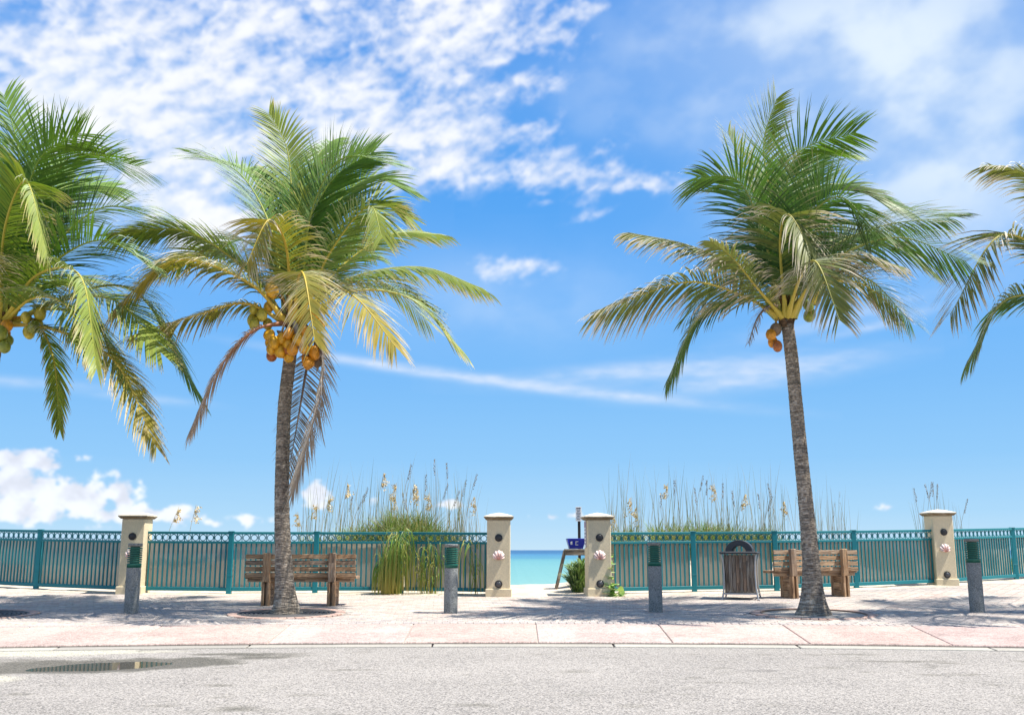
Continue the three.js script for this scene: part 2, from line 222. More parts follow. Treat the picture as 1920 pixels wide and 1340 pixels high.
// puddle: a shallow basin in the road beside the kerb, filled to a level sheet of water
const basin = (X, D) => { const p = (X + 3.62) / 0.72, q = (D - 9.42 - 0.30 * (X + 3.62)) / 0.42; return Math.exp(-(p * p + q * q)); };
const rough = (X, D) => fbm(X * 2.2, D * 2.2, 4) - 0.5;
const roadY = (X, D) => -0.030 * basin(X, D) + 0.012 * rough(X, D) * sstep(0.02, 0.3, basin(X, D));
{
  const mb = new MB(), rs = [0.01], as = [];
  for (let r = 3; r < 20; r += 1.5) rs.push(r); for (let r = 20; r < 24; r += 0.3) rs.push(r); for (let r = 24; r <= 29.06; r += 0.055) rs.push(r); rs.push(29.06);
  for (let a = -180; a < -16; a += 4) as.push(a); for (let a = -16; a < 14; a += 0.13) as.push(a); for (let a = 14; a <= 180; a += 3.9529) as.push(a);
  as[as.length - 1] = 180;
  for (const r of rs) for (const a of as) {
    const X = r * Math.sin(a * Math.PI / 180), D = CD + r * Math.cos(a * Math.PI / 180);
    const n1 = fbm(X * 1.7, D * 3.1, 4), n2 = fbm(X * 4 + 7, D * 6, 4);
    const wet = sstep(0.08, 0.40, basin(X, D) + 0.42 * (n1 - 0.5) + 0.55 * (n2 - 0.5) + 0.42 * Math.exp(-(((X + 3.5) / 1.15) ** 2 + ((D - 9.45 - 0.25 * (X + 3.5)) / 0.6) ** 2)) + 0.34 * Math.exp(-(((X + 2.5) / 0.75) ** 2 + ((D - 10.35) / 0.16) ** 2)) + 0.22 * Math.exp(-(((X + 4.8) / 0.9) ** 2 + ((D - 9.55) / 0.28) ** 2)));
    const silt = sstep(0.30, 0.62, 0.95 * Math.exp(-(((X + 5.2) / 1.9) ** 2 + ((D - 10.45) / 0.42) ** 2)) + 0.95 * Math.exp(-(((X + 4.6) / 0.75) ** 2 + ((D - 8.3) / 0.5) ** 2)) + 0.5 * (n1 - 0.5)) * (1 - 0.8 * wet);
    const oil = 0.5 * sstep(0.35, 0.7, Math.exp(-(((X - 2.14) / 0.2) ** 2 + ((D - 8.95) / 0.10) ** 2)) + 0.5 * (n2 - 0.5));
    const k = (0.93 + 0.14 * fbm(X * 0.5, D * 0.9, 3)) * (1 - 0.62 * wet) * (1 - oil * 0.5);
    mb.v(X, roadY(X, D), -D, [lerp(0.37 * k, 0.60, silt * 0.9), lerp(0.338 * k, 0.56, silt * 0.9), lerp(0.302 * k * (1 - 0.1 * wet), 0.44, silt * 0.9)]);
  }
  for (let j = 1; j < rs.length; j++) for (let i = 1; i < as.length; i++) { const w = as.length, a = (j - 1) * w + i - 1; mb.quad(a, a + w, a + w + 1, a + 1); }
  structure('road', mb.geo(), std([1, 1, 1], 0.9, { vertexColors: true, map: T_ROAD, bumpMap: T_ROADB, bumpScale: 0.006 }));
  const w = new MB(), N = 72, c = w.v(-3.62, -0.0165, -9.42);
  for (let k = 0; k < N; k++) { const a = k / N * Math.PI * 2, X = -3.62 + 1.5 * Math.cos(a), D = 9.42 + 0.30 * (X + 3.62) + 0.78 * Math.sin(a); w.v(X, -0.0165, -D); }
  for (let k = 0; k < N; k++) w.tri(c, c + 1 + k, c + 1 + (k + 1) % N);
  const water = new THREE.MeshPhysicalMaterial({ roughness: 0.03, transmission: 1, thickness: 0, ior: 1.33, side: THREE.DoubleSide }); water.color.setRGB(0.80, 0.76, 0.66);
  structure('puddle', w.geo(), water);
}
// ---------------------------------------------------------------- pavement: concrete gutter, pink slabs, brick pavers
function sector(r0, r1, a0, a1, y0, y1, thick, chamfer, n = 4) {    // a slab bent round the circle; y at inner and outer edge
  const mb = new MB(), rad = Math.PI / 180, c = chamfer, da = c / ((r0 + r1) / 2) / rad;
  const ring = (inset, dy) => { const out = [], q = da * inset / Math.max(c, 1e-6) * (c ? 1 : 0), A0 = a0 + q, A1 = a1 - q, R0 = r0 + inset, R1 = r1 - inset; for (let k = 0; k <= n; k++) { const a = lerp(A0, A1, k / n) * rad; out.push([R0, a, y0 + dy]); } for (let k = n; k >= 0; k--) { const a = lerp(A0, A1, k / n) * rad; out.push([R1, a, y1 + dy]); } return out.map(([r, a, y]) => mb.v(r * Math.sin(a), y, -(CD + r * Math.cos(a)))); };
  const top = ring(c, 0), mid = ring(0, -c), low = ring(0, -thick), m = top.length;
  for (let k = 0; k < n; k++) mb.quad(top[k], top[k + 1], top[m - 2 - k], top[m - 1 - k]);
  for (let k = 0; k < m; k++) { const q = (k + 1) % m; mb.quad(mid[k], mid[q], top[q], top[k]); mb.quad(low[k], low[q], mid[q], mid[k]); }
  return mb.geo(true);
}
const yAt = (r) => EYE - (1.0 - 0.031 * (r - 28.7));
{
  const rd = rng(3);
  const kerb = new THREE.Group(); kerb.name = 'kerb'; kerb.userData.kind = 'structure'; scene.add(kerb);
  const kmat = [0, 1, 2].map((k) => std([0.53 - 0.05 * k, 0.495 - 0.05 * k, 0.42 - 0.04 * k], 0.9, { map: T_STUCCO, bumpMap: T_AGG, bumpScale: 0.003 }));
  for (let a = -24.6, k = 0; a < 24; a += 3.82, k++) part('kerb_stone', sector(29.075, 29.335, a + 0.02, a + 3.80, 0.008, 0.010, 0.12, 0.006, 6), kmat[Math.floor(rd() * 3)], kerb);
  const walk = new THREE.Group(); walk.name = 'pavement'; walk.userData.kind = 'structure'; scene.add(walk);
  const pmat = [[0.55, 0.42, 0.365], [0.56, 0.435, 0.385], [0.54, 0.40, 0.345], [0.49, 0.365, 0.325]].map((c) => std(c, 0.9, { map: T_PINK, bumpMap: T_PINK, bumpScale: 0.004 }));
  for (let k = -9; k <= 8; k++) { const a = 0.55 + 2.85 * k; part('slab', sector(29.36, 31.26, a + 0.012, a + 2.838, yAt(29.36), yAt(31.26), 0.14, 0.008, 5), pmat[k === 3 ? 3 : k > 4 ? 3 : Math.floor(rd() * 3)], walk); }
}
const PITS = [[-7.33, 14.19, 0.66], [-3.18, 14.65, 0.68], [4.22, 14.53, 0.72], [8.27, 14.3, 0.68]];
{
  const rd = rng(9), field = new THREE.Group(); field.name = 'paving'; field.userData.kind = 'structure'; scene.add(field);
  const tints = [[0.56, 0.49, 0.42], [0.54, 0.45, 0.38], [0.58, 0.52, 0.45], [0.50, 0.43, 0.38], [0.56, 0.44, 0.37], [0.44, 0.39, 0.36]];
  const pave = std([1, 1, 1], 0.9, { vertexColors: true, map: T_PAVER, bumpMap: T_PAVER, bumpScale: 0.003 });
  const mats = tints.map((c) => std(c, 0.9, { map: T_PAVER, bumpMap: T_PAVER, bumpScale: 0.003 }));
  function paverGeo(len, dep, h = 0.05, c = 0.005) {        // open underneath; local x along the row, z towards the sea is negative
    const mb = new MB(), R = (i, y) => [[-1, -1], [1, -1], [1, 1], [-1, 1]].map(([p, q]) => mb.v(p * (len / 2 - i), y, q * (dep / 2 - i))), t = R(c, 0), m = R(0, -c), l = R(0, -h);
    mb.quad(t[3], t[2], t[1], t[0]); for (let k = 0; k < 4; k++) { const q = (k + 1) % 4; mb.quad(m[k], t[k], t[q], m[q]); mb.quad(l[k], m[k], m[q], l[q]); } return mb.geo(true);
  }
  const soldier = paverGeo(0.094, 0.196), stretcher = paverGeo(0.197, 0.097), merged = new MB(); let singles = 0;
  const lay = (r, a, geo, single, tint) => {
    const X = r * Math.sin(a), D = CD + r * Math.cos(a);
    if (D > fenceD(X) - 0.18 || PITS.some(([x, d, q]) => Math.hypot(X - x, D - d) < q + 0.17)) return;
    const y = yAt(r) + (rd() - 0.5) * 0.004, tilt = (rd() - 0.5) * 0.012;
    if (single && singles < 300) { singles++; part('paver', geo, mats[tint], field, [X, y, -D], [0.031 + tilt, -a, 0]).rotation.order = 'YXZ'; return; }
    const E = new THREE.Matrix4().makeRotationFromEuler(new THREE.Euler(0.031 + tilt, -a, 0, 'YXZ')).setPosition(X, y, -D), p = geo.attributes.position, q = V3(0, 0, 0), first = merged.p.length / 3, ou = rd() * 3;
    for (let k = 0; k < p.count; k++) { q.fromBufferAttribute(p, k).applyMatrix4(E); merged.v(q.x, q.y, q.z, tints[tint], q.x + ou, q.z); }
    for (let k = 0; k < p.count; k += 3) merged.tri(first + k, first + k + 1, first + k + 2);
  };
  const pick = (X, D) => { const n = fbm(X * 0.55 + 3, D * 1.1, 3) + (rd() - 0.5) * 0.42; return n < 0.33 ? 5 : n < 0.43 ? 3 : n < 0.52 ? 1 : n < 0.60 ? 0 : n < 0.70 ? 2 : 4; };
  for (let s = 0, r = 31.375; s < 1; s++) for (let a = -0.40; a < 0.40; a += 0.1 / r) { const X = r * Math.sin(a); lay(r, a, soldier, Math.abs(X) < 7.1, rd() < 0.7 ? 5 : 3); }
  for (let row = 0, r = 31.53; r < 40; r += 0.1015, row++) for (let a = -0.40 + (row % 2) * 0.1 / r; a < 0.40; a += 0.2012 / r) { const X = r * Math.sin(a), D = CD + r * Math.cos(a); if (Math.abs(X) > 13) continue; lay(r, a, stretcher, row < 3 && Math.abs(X) < 7, pick(X, D)); }
  const rest = part('paver_field', merged.geo(true), pave, field); rest.userData.kind = 'stuff';
  const bed = std([0.46, 0.41, 0.35], 0.95, { map: T_SAND });
  part('joint_sand', (() => { const mb = new MB(), n = 90; for (let k = 0; k <= n; k++) for (const r of [29.34, 32, 34, 36, 38, 40.2]) { const a = lerp(-0.41, 0.41, k / n), X = r * Math.sin(a), D = CD + r * Math.cos(a), Dm = Math.min(D, fenceD(X) - 0.12); mb.v(X, yAt(radial(X, Dm)) - 0.014, -Dm); } for (let k = 0; k < n; k++) for (let j = 0; j < 5; j++) { const q = k * 6 + j; mb.quad(q, q + 1, q + 7, q + 6); } return mb.geo(); })(), bed, field);
}
// ---------------------------------------------------------------- fences
const M_TEAL = std([0.001, 0.165, 0.195], 0.6), M_TEAL2 = std([0.001, 0.18, 0.215], 0.6);
const M_MESH = std([0.56, 0.48, 0.37], 1, { transparent: true, opacity: 0.92 });
function fenceRun(label, posts, skip) {                       // posts: [X, D, hasPost]; pillars stand where hasPost is 0
  const [x0, d0] = posts[0], o = thing('promenade_fence', label, 'fence', [x0, ground(x0, d0), -d0], 0, 'teal railings along the promenade');
  const P = (X, y, D) => [X - x0, y - ground(x0, d0), -(D - d0)];
  const picketG = cbox(0.027, 0.80, 0.024, 0.003), barG = cbox(0.013, 0.125, 0.02, 0.002), ringG = new THREE.TorusGeometry(0.0525, 0.0075, 5, 18), postG = cbox(0.088, 1.085, 0.07, 0.006), capG = cbox(0.1, 0.016, 0.082, 0.004), bandG = cbox(0.093, 0.014, 0.075, 0.003);
  for (const [X, D, has] of posts) if (has) { const y = ground(X, D), at = P(X, y + 0.535, D); const p = part('post', postG, M_TEAL2, o, at); part('post_cap', capG, M_TEAL, p, [0, 0.548, 0]); part('bracket', bandG, M_TEAL, p, [0, -0.22, 0]); }
  for (let k = 1; k < posts.length; k++) {
    const [xa, da, ha] = posts[k - 1], [xb, db, hb] = posts[k], ya = ground(xa, da), yb = ground(xb, db), L = Math.hypot(xb - xa, db - da), turn = Math.atan2(db - da, xb - xa), pitch = Math.atan2(yb - ya, L), i0 = ha ? 0.045 : 0.2, i1 = hb ? 0.045 : 0.2;
    const at = (s, h) => P(lerp(xa, xb, s / L), lerp(ya, yb, s / L) + h, lerp(da, db, s / L)), mid = (i0 + L - i1) / 2, len = L - i0 - i1;
    const rail = (name, h, hh, dep) => { part(name, cbox(len, hh, dep, 0.004), M_TEAL, o, at(mid, h), [0, turn, pitch]); };
    rail('top_rail', 1.056, 0.045, 0.055); rail('middle_rail', 0.893, 0.042, 0.042); rail('bottom_rail', 0.088, 0.065, 0.045);
    const nr = Math.round(len / 0.137), np = Math.round(len / 0.088);
    for (let q = 0; q < nr; q++) { part('ring', ringG, M_TEAL, o, at(i0 + (q + 0.5) * len / nr, 0.974), [0, turn, 0]); if (q) part('ring_divider', barG, M_TEAL, o, at(i0 + q * len / nr, 0.974), [0, turn, 0]); }
    for (let q = 0; q < np; q++) part('picket', picketG, M_TEAL, o, at(i0 + (q + 0.5) * len / np, 0.493), [0, turn, 0]);
    const s = new MB(), n = 12, back = 0.055, nx = Math.sin(turn), nz = -Math.cos(turn);
    for (let q = 0; q <= n; q++) for (let e = 0; e <= 6; e++) { const w = 0.012 * (noise(q * 0.9 + k * 7, e * 0.8) - 0.5), h = lerp(0.06, 0.875, e / 6), A = at(i0 + len * q / n, h); s.v(A[0] + nx * -(back + w), A[1], A[2] + nz * (back + w)); }
    for (let q = 0; q < n; q++) for (let e = 0; e < 6; e++) { const a = q * 7 + e; s.quad(a, a + 1, a + 8, a + 7); }
    part('mesh_screen', s.geo(), M_MESH, o);
  }
}
fenceRun('teal railing with rings running past the puddle side end pillar, ending beyond coconut palm', [[-12.1, 20.5, 1], [-10.4, 19.75, 1], [-8.75, 18.98, 1], [-6.67, 18.2, 0]]);
fenceRun('teal railing with a ring frieze behind the bench with the tuft of grass growing through', [[-6.67, 18.2, 0], [-4.96, 18.09, 1], [-3.49, 18.29, 1], [-1.97, 18.34, 1], [-0.23, 18.0, 0]]);
fenceRun('teal railing with a ring frieze behind the litter bin and the turned bench', [[1.5, 18.08, 0], [3.28, 18.56, 1], [4.81, 18.75, 1], [6.45, 19.33, 1], [8.46, 20.25, 0]]);
fenceRun('short stretch of teal railing beyond the pillar past the turned bench', [[8.46, 20.25, 0], [10.61, 21.68, 1], [12.5, 23.0, 1]]);

// ---------------------------------------------------------------- gate pillars
const M_CREAM = std([0.90, 0.755, 0.50], 0.85, { map: T_STUCCO, bumpMap: T_STUCCO, bumpScale: 0.004 }), M_CAP = std([1, 1, 1], 0.85, { vertexColors: true, map: T_STUCCO }), M_BLACK = std([0.012, 0.012, 0.014], 0.4), M_LENS = std([0.06, 0.06, 0.065], 0.18), M_SHELL = std([1, 1, 1], 0.6, { vertexColors: true });
function shellGeo(seed) {
  const mb = new MB(), rd = rng(seed), nA = 44, nR = 9;        // a ribbed scallop, hinge below
  for (let i = 0; i <= nR; i++) for (let k = 0; k <= nA; k++) {
    const a = lerp(-1.38, 1.38, k / nA), t = i / nR, rib = Math.cos(a * 15), r = t * (0.160 * Math.pow(Math.cos(a * 0.78), 0.8) + 0.005 * rib), bulge = 0.045 * Math.sin(Math.PI * Math.min(1, t * 0.90 + 0.06)) + 0.006 * rib * t;
    const pink = cl(0.95 - t * 0.9 + 0.5 * (fbm(a * 3 + seed, t * 5, 3) - 0.45) + (rib < -0.3 ? 0.2 : 0)), w = fbm(a * 6 + seed * 3, t * 7, 2) > 0.66 ? 0.45 : 1;
    mb.v(r * Math.sin(a), -0.082 + r * Math.cos(a), bulge, [lerp(0.84, 0.60, pink) * w, lerp(0.76, 0.22, pink) * w, lerp(0.72, 0.16, pink) * w]);
  }
  for (let i = 0; i < nR; i++) for (let k = 0; k < nA; k++) { const a = i * (nA + 1) + k; mb.quad(a, a + 1, a + nA + 2, a + nA + 1); }
  void rd; return mb.geo();
}
function pillar(label, X, D, turn, H, seed) {
  const y = ground(X, D) - 0.03, o = thing('gate_pillar', label, 'pillar', [X, y, -D], turn, 'cream stucco pillars of the railing'), h = H - 0.1;
  part('shaft', moved(cbox(0.405, h - 0.15, 0.405, 0.012), 0, 0.15 + (h - 0.15) / 2, 0), M_CREAM, o);
  part('plinth', moved(cbox(0.45, 0.16, 0.45, 0.01), 0, 0.08, 0), M_CREAM, o);
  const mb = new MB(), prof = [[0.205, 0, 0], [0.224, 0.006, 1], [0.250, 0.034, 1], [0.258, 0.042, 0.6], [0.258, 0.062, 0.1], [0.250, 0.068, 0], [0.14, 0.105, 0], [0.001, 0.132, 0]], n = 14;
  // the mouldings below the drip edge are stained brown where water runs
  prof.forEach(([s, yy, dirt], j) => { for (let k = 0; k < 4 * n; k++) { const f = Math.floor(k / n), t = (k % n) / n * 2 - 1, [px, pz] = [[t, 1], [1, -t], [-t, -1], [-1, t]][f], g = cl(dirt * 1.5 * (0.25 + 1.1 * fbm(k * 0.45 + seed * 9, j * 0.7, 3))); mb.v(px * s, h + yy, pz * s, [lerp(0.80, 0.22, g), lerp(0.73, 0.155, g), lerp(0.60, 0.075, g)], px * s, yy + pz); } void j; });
  for (let j = 1; j < prof.length; j++) for (let k = 0; k < 4 * n; k++) { const a = (j - 1) * 4 * n, b = j * 4 * n, q = (k + 1) % (4 * n); mb.quad(a + k, a + q, b + q, b + k); }
  part('cap', mb.geo(true), M_CAP, o);
  const lamp = (yy, lens) => { const l = part('round_light', moved(new THREE.CylinderGeometry(0.064, 0.066, 0.022, 28), 0, 0, 0, 0, Math.PI / 2), M_BLACK, o, [0, yy, 0.212]); part('lens', moved(new THREE.SphereGeometry(0.046, 20, 8, 0, Math.PI * 2, 0, Math.PI / 2).scale(1, lens ? 0.55 : 0.25, 1), 0, 0, 0, 0, Math.PI / 2), lens ? M_LENS : M_BLACK, l, [0, 0, 0.010]); };
  lamp(H * 0.715, 0); lamp(0.235, 1);
  part('shell_ornament', shellGeo(seed), M_SHELL, o, [0, H * 0.51, 0.203]);
  return o;
}
pillar('cream pillar with shell ornament partly hidden by the bollard beside the puddle end', -6.67, 18.18, 0.0, 1.42, 1);
pillar('cream shell pillar of the beach entrance beside the fence with grass growing through', -0.23, 17.88, 0.0, 1.42, 2);
const p3 = pillar('cream shell pillar of the beach entrance with vine at its foot and notice on its side', 1.5, 17.95, 0.08, 1.42, 3);
pillar('cream shell pillar past the turned bench, where the railing bends away', 8.46, 20.25, 0.03, 1.47, 4);
{ // narrow notice on the gate side of the entrance pillar
  const paper = std([0.62, 0.60, 0.64], 0.6), ink = std([0.10, 0.08, 0.12], 0.7), plum = std([0.30, 0.20, 0.27], 0.7);
  const n = thing('side_notice', 'tall narrow printed notice fixed to the side of entrance pillar', 'notice', [1.5 - 0.212, ground(1.5, 17.95) + 0.82, -17.93], 0.08);
  part('board', moved(cbox(0.012, 0.46, 0.16, 0.002), -0.0, 0.23, 0), paper, n); part('header', moved(cbox(0.006, 0.10, 0.14, 0.001), -0.008, 0.39, 0), plum, n);
  for (let k = 0; k < 5; k++) part('printed_block', moved(cbox(0.004, 0.03, 0.09, 0.001), -0.007, 0.30 - k * 0.06, 0), ink, n);
}
// ---------------------------------------------------------------- bollard lights
const M_AGG = std([0.31, 0.32, 0.30], 0.9, { map: T_AGG, bumpMap: T_AGG, bumpScale: 0.004 }), M_GREEN = std([0.006, 0.115, 0.075], 0.45);
function lathe(profile, seg = 36) { const g = new THREE.LatheGeometry(profile.map(([r, y]) => new THREE.Vector2(r, y)), seg); const u = g.attributes.uv, p = g.attributes.position; for (let k = 0; k < u.count; k++) u.setXY(k, u.getX(k) * 0.6, p.getY(k)); return g; }
function bollard(label, X, D, H) {
  const o = thing('bollard_light', label, 'bollard', [X, ground(X, D) - 0.02, -D], 0, 'concrete bollard lights along the paving'), h = H + 0.02, R = 0.098, l0 = h - 0.335, l1 = h - 0.045;
  part('concrete_post', lathe([[R, 0], [R, l0 - 0.004], [R - 0.004, l0], [0, l0]]), M_AGG, o);
  part('collar', lathe([[0, l0 + 0.001], [R + 0.001, l0 + 0.001], [R + 0.001, l0 + 0.055], [R - 0.012, l0 + 0.06], [0, l0 + 0.06]]), M_GREEN, o);
  part('lamp_core', lathe([[0.066, l0 + 0.055], [0.066, l1 + 0.002]]), M_GREEN, o);
  const lou = lathe([[0.065, 0.004], [R - 0.004, -0.006], [R + 0.002, -0.007], [R + 0.003, 0.008], [R - 0.004, 0.010], [0.065, 0.014]]);
  for (let k = 0; k < 7; k++) part('louvre', lou, M_GREEN, o, [0, l0 + 0.080 + k * 0.0305, 0]);
  part('cap', lathe([[0.03, l1], [R, l1], [R, h - 0.006], [R - 0.006, h], [0, h + 0.002]]), M_AGG, o);
}
bollard('concrete bollard with green louvres standing in front of the end pillar near the puddle', -5.35, 14.56, 0.96);
bollard('concrete bollard with green louvres in front of the grass growing through the fence', -0.87, 14.70, 0.96);
bollard('concrete bollard with green louvres between the beach entrance and the litter bin', 2.06, 14.85, 0.98);
bollard('concrete bollard with green louvres in front of the railing past the turned bench', 6.57, 14.64, 1.02);

// ---------------------------------------------------------------- benches
const WOODS = [[0.50, 0.335, 0.205], [0.46, 0.32, 0.21], [0.54, 0.385, 0.255], [0.43, 0.32, 0.235]].map((c) => std(c, 0.8, { map: T_WOOD, bumpMap: T_WOOD, bumpScale: 0.004 }));
function bench(label, X, D, turn, len, H) {                   // its back is turned to the road: local +z is the back
  const o = thing('wooden_bench', label, 'bench', [X, ground(X, D) - 0.012, -D], turn, 'wooden benches facing the sea'), rd = rng(Math.round(X * 100) + 999), wood = () => WOODS[Math.floor(rd() * 4)], U = () => [rd() * 5, rd() * 5];
  const px = 0.505;
  for (let k = 0; k < 4; k++) part('back_slat', cbox(len, 0.072, 0.036, 0.005, ...U()), wood(), o, [0, H - 0.052 - k * 0.0935, -0.075], [-0.05, 0, 0]);
  for (let k = 0; k < 3; k++) part('seat_slat', cbox(len + 0.01, 0.042, 0.098, 0.005, ...U()), wood(), o, [0, 0.435, -0.15 - k * 0.104]);
  part('seat_rail', cbox(len - 0.06, 0.05, 0.035, 0.004, ...U()), wood(), o, [0, 0.389, -0.135]);
  for (const s of [-1, 1]) {
    const post = part('post', moved(cbox(0.108, H - 0.36, 0.085, 0.008, ...U()), 0, 0.36 + (H - 0.36) / 2, 0), wood(), o, [s * px, 0.005, 0]);
    for (const q of [-1, 1]) part('post_cheek', moved(cbox(0.042, 0.358, 0.085, 0.005, ...U()), q * 0.038, 0.180, 0), WOODS[0], post);
    part('post_core', moved(cbox(0.03, 0.345, 0.03, 0.003), 0, 0.175, -0.026), WOODS[3], post);
    for (let k = 0; k < 3; k++) part('leg_block', cbox(0.105, 0.125, 0.20, 0.007, ...U()), wood(), o, [s * px, 0.066 + k * 0.1285, -0.150]);
    part('front_leg', cbox(0.112, 0.40, 0.075, 0.007, ...U()), wood(), o, [s * px, 0.205, -0.292]);
  }
}
bench('weathered timber bench behind the coconut-laden palm, its back to the road', -3.27, 15.83, -0.02, 1.72, 0.80);
bench('weathered timber bench standing askew between litter bin and end pillar', 5.18, 17.36, 0.32, 1.66, 0.81);

// ---------------------------------------------------------------- litter bin
{
  const X = 3.82, D = 17.2, o = thing('litter_bin', 'grey slatted wooden litter bin with black hooded lid', 'litter bin', [X, ground(X, D) - 0.008, -D], -0.30);
  const grey = [[0.27, 0.245, 0.22], [0.31, 0.28, 0.25], [0.23, 0.20, 0.175], [0.32, 0.24, 0.185]].map((c) => std(c, 0.85, { map: T_WOOD, bumpMap: T_WOOD, bumpScale: 0.004 })), steel = std([0.42, 0.42, 0.42], 0.45, { metalness: 0.5 }), lid = std([0.035, 0.037, 0.042], 0.5), rd = rng(12);
  for (let f = 0; f < 4; f++) { const a = f * Math.PI / 2; for (let k = 0; k < 8; k++) { const t = (k - 3.5) * 0.057; part('stave', cbox(0.052, 0.60, 0.02, 0.003, rd() * 4, rd() * 4), grey[Math.floor(rd() * 4)], o, [Math.cos(a) * t + Math.sin(a) * 0.238, 0.42, -Math.sin(a) * t + Math.cos(a) * 0.238], [0, a, 0]); } }
  part('liner', moved(cbox(0.38, 0.58, 0.38, 0.01), 0, 0.42, 0), M_BLACK, o);
  const strap = (sx, sz) => { const mb = new MB(), pts = [[0.292, 0], [0.278, 0.06], [0.258, 0.2], [0.250, 0.42], [0.257, 0.6], [0.280, 0.735]].map(([r, y]) => V3(sx * r, y, sz * r)); tubeGeo(pts, pts.map(() => 0.014), 6, null, mb); return mb.geo(); };
  for (const [sx, sz] of [[-1, 1], [1, 1], [1, -1], [-1, -1]]) { const l = part('leg', strap(sx, sz), steel, o); part('foot', moved(cbox(0.05, 0.014, 0.05, 0.003), sx * 0.292, 0.009, sz * 0.292), steel, l); }
  for (const y of [0.095]) for (let f = 0; f < 4; f++) { const a = f * Math.PI / 2; part('base_rail', cbox(0.53, 0.022, 0.02, 0.003), steel, o, [Math.sin(a) * 0.27, y, Math.cos(a) * 0.27], [0, a, 0]); }
  const tray = part('lid_tray', moved(cbox(0.62, 0.042, 0.62, 0.014), 0, 0.757, 0), lid, o);
  const arch = new THREE.Shape(); arch.absarc(0, 0, 0.215, 0, Math.PI, false); arch.lineTo(-0.118, 0); arch.absarc(0, 0.0, 0.118, Math.PI, 0, true); arch.closePath();
  const g = new THREE.ExtrudeGeometry(arch, { depth: 0.36, bevelEnabled: true, bevelSize: 0.008, bevelThickness: 0.008, bevelSegments: 2, curveSegments: 20 }); g.scale(1, 0.84, 1); g.translate(0, 0.777, -0.18);
  part('hood', g, lid, tray);
}

// ---------------------------------------------------------------- tree pits
{
  const brick = [[0.52, 0.33, 0.26], [0.56, 0.39, 0.31], [0.50, 0.36, 0.30]].map((c) => std(c, 0.9, { map: T_PAVER })), iron = std([0.075, 0.072, 0.07], 0.7), gravel = std([0.10, 0.095, 0.09], 0.95, { map: T_AGG, bumpMap: T_AGG, bumpScale: 0.01 }), litter = std([0.56, 0.47, 0.34], 0.95, { map: T_SAND, bumpMap: T_SAND, bumpScale: 0.02 });
  PITS.forEach(([X, D, R], i) => {
    const grate = i !== 2, g = new THREE.Group(); g.name = numbered('tree_pit'); g.userData.kind = 'structure'; g.position.set(X, ground(X, D), -D); g.rotation.set(0.031, 0, 0); scene.add(g);
    const n = Math.round((R + 0.05) * Math.PI * 2 / 0.105), bg = cbox(0.097, 0.07, 0.13, 0.005);
    for (let k = 0; k < n; k++) { const a = k / n * Math.PI * 2; part('rim_brick', bg, brick[k * 7 % 3], g, [Math.sin(a) * (R + 0.07), -0.029, Math.cos(a) * (R + 0.07)], [0, a, 0]); }
    const mb = new MB(), c = mb.v(0, grate ? -0.03 : -0.035, 0); for (let q = 1; q <= 8; q++) for (let k = 0; k < 40; k++) { const a = k / 40 * Math.PI * 2, r = q / 8 * (R + 0.01); mb.v(Math.sin(a) * r, (grate ? -0.03 : -0.055) + (grate ? 0.008 : 0.03) * (fbm(Math.sin(a) * r * 6 + i * 5, Math.cos(a) * r * 6, 3) - 0.3), Math.cos(a) * r); }
    for (let k = 0; k < 40; k++) mb.tri(c, 1 + k, 1 + (k + 1) % 40); for (let q = 0; q < 7; q++) for (let k = 0; k < 40; k++) { const a = 1 + q * 40, k2 = (k + 1) % 40; mb.quad(a + k, a + 40 + k, a + 40 + k2, a + k2); }
    part(grate ? 'gravel_bed' : 'mulch_bed', mb.geo(), grate ? gravel : litter, g);
    if (grate) { // cast iron grate of rings and spokes
      for (let q = 0; q < 8; q++) { const r = 0.24 + q * (R - 0.25) / 7; part('grate_ring', lathe([[r - 0.014, -0.012], [r + 0.014, -0.012], [r + 0.014, 0.002], [r - 0.014, 0.002], [r - 0.014, -0.012]], 48), iron, g); }
      for (let k = 0; k < 12; k++) { const a = k / 12 * Math.PI * 2; part('grate_spoke', cbox(0.022, 0.014, R - 0.25, 0.002), iron, g, [Math.sin(a) * (R + 0.24) / 2, -0.006, Math.cos(a) * (R + 0.24) / 2], [0, a, 0]); }
    } else part('edging', lathe([[R - 0.012, -0.09], [R - 0.012, 0.006], [R + 0.004, 0.006], [R + 0.004, -0.09]], 56), std([0.24, 0.16, 0.11], 0.85), g);
  });
}

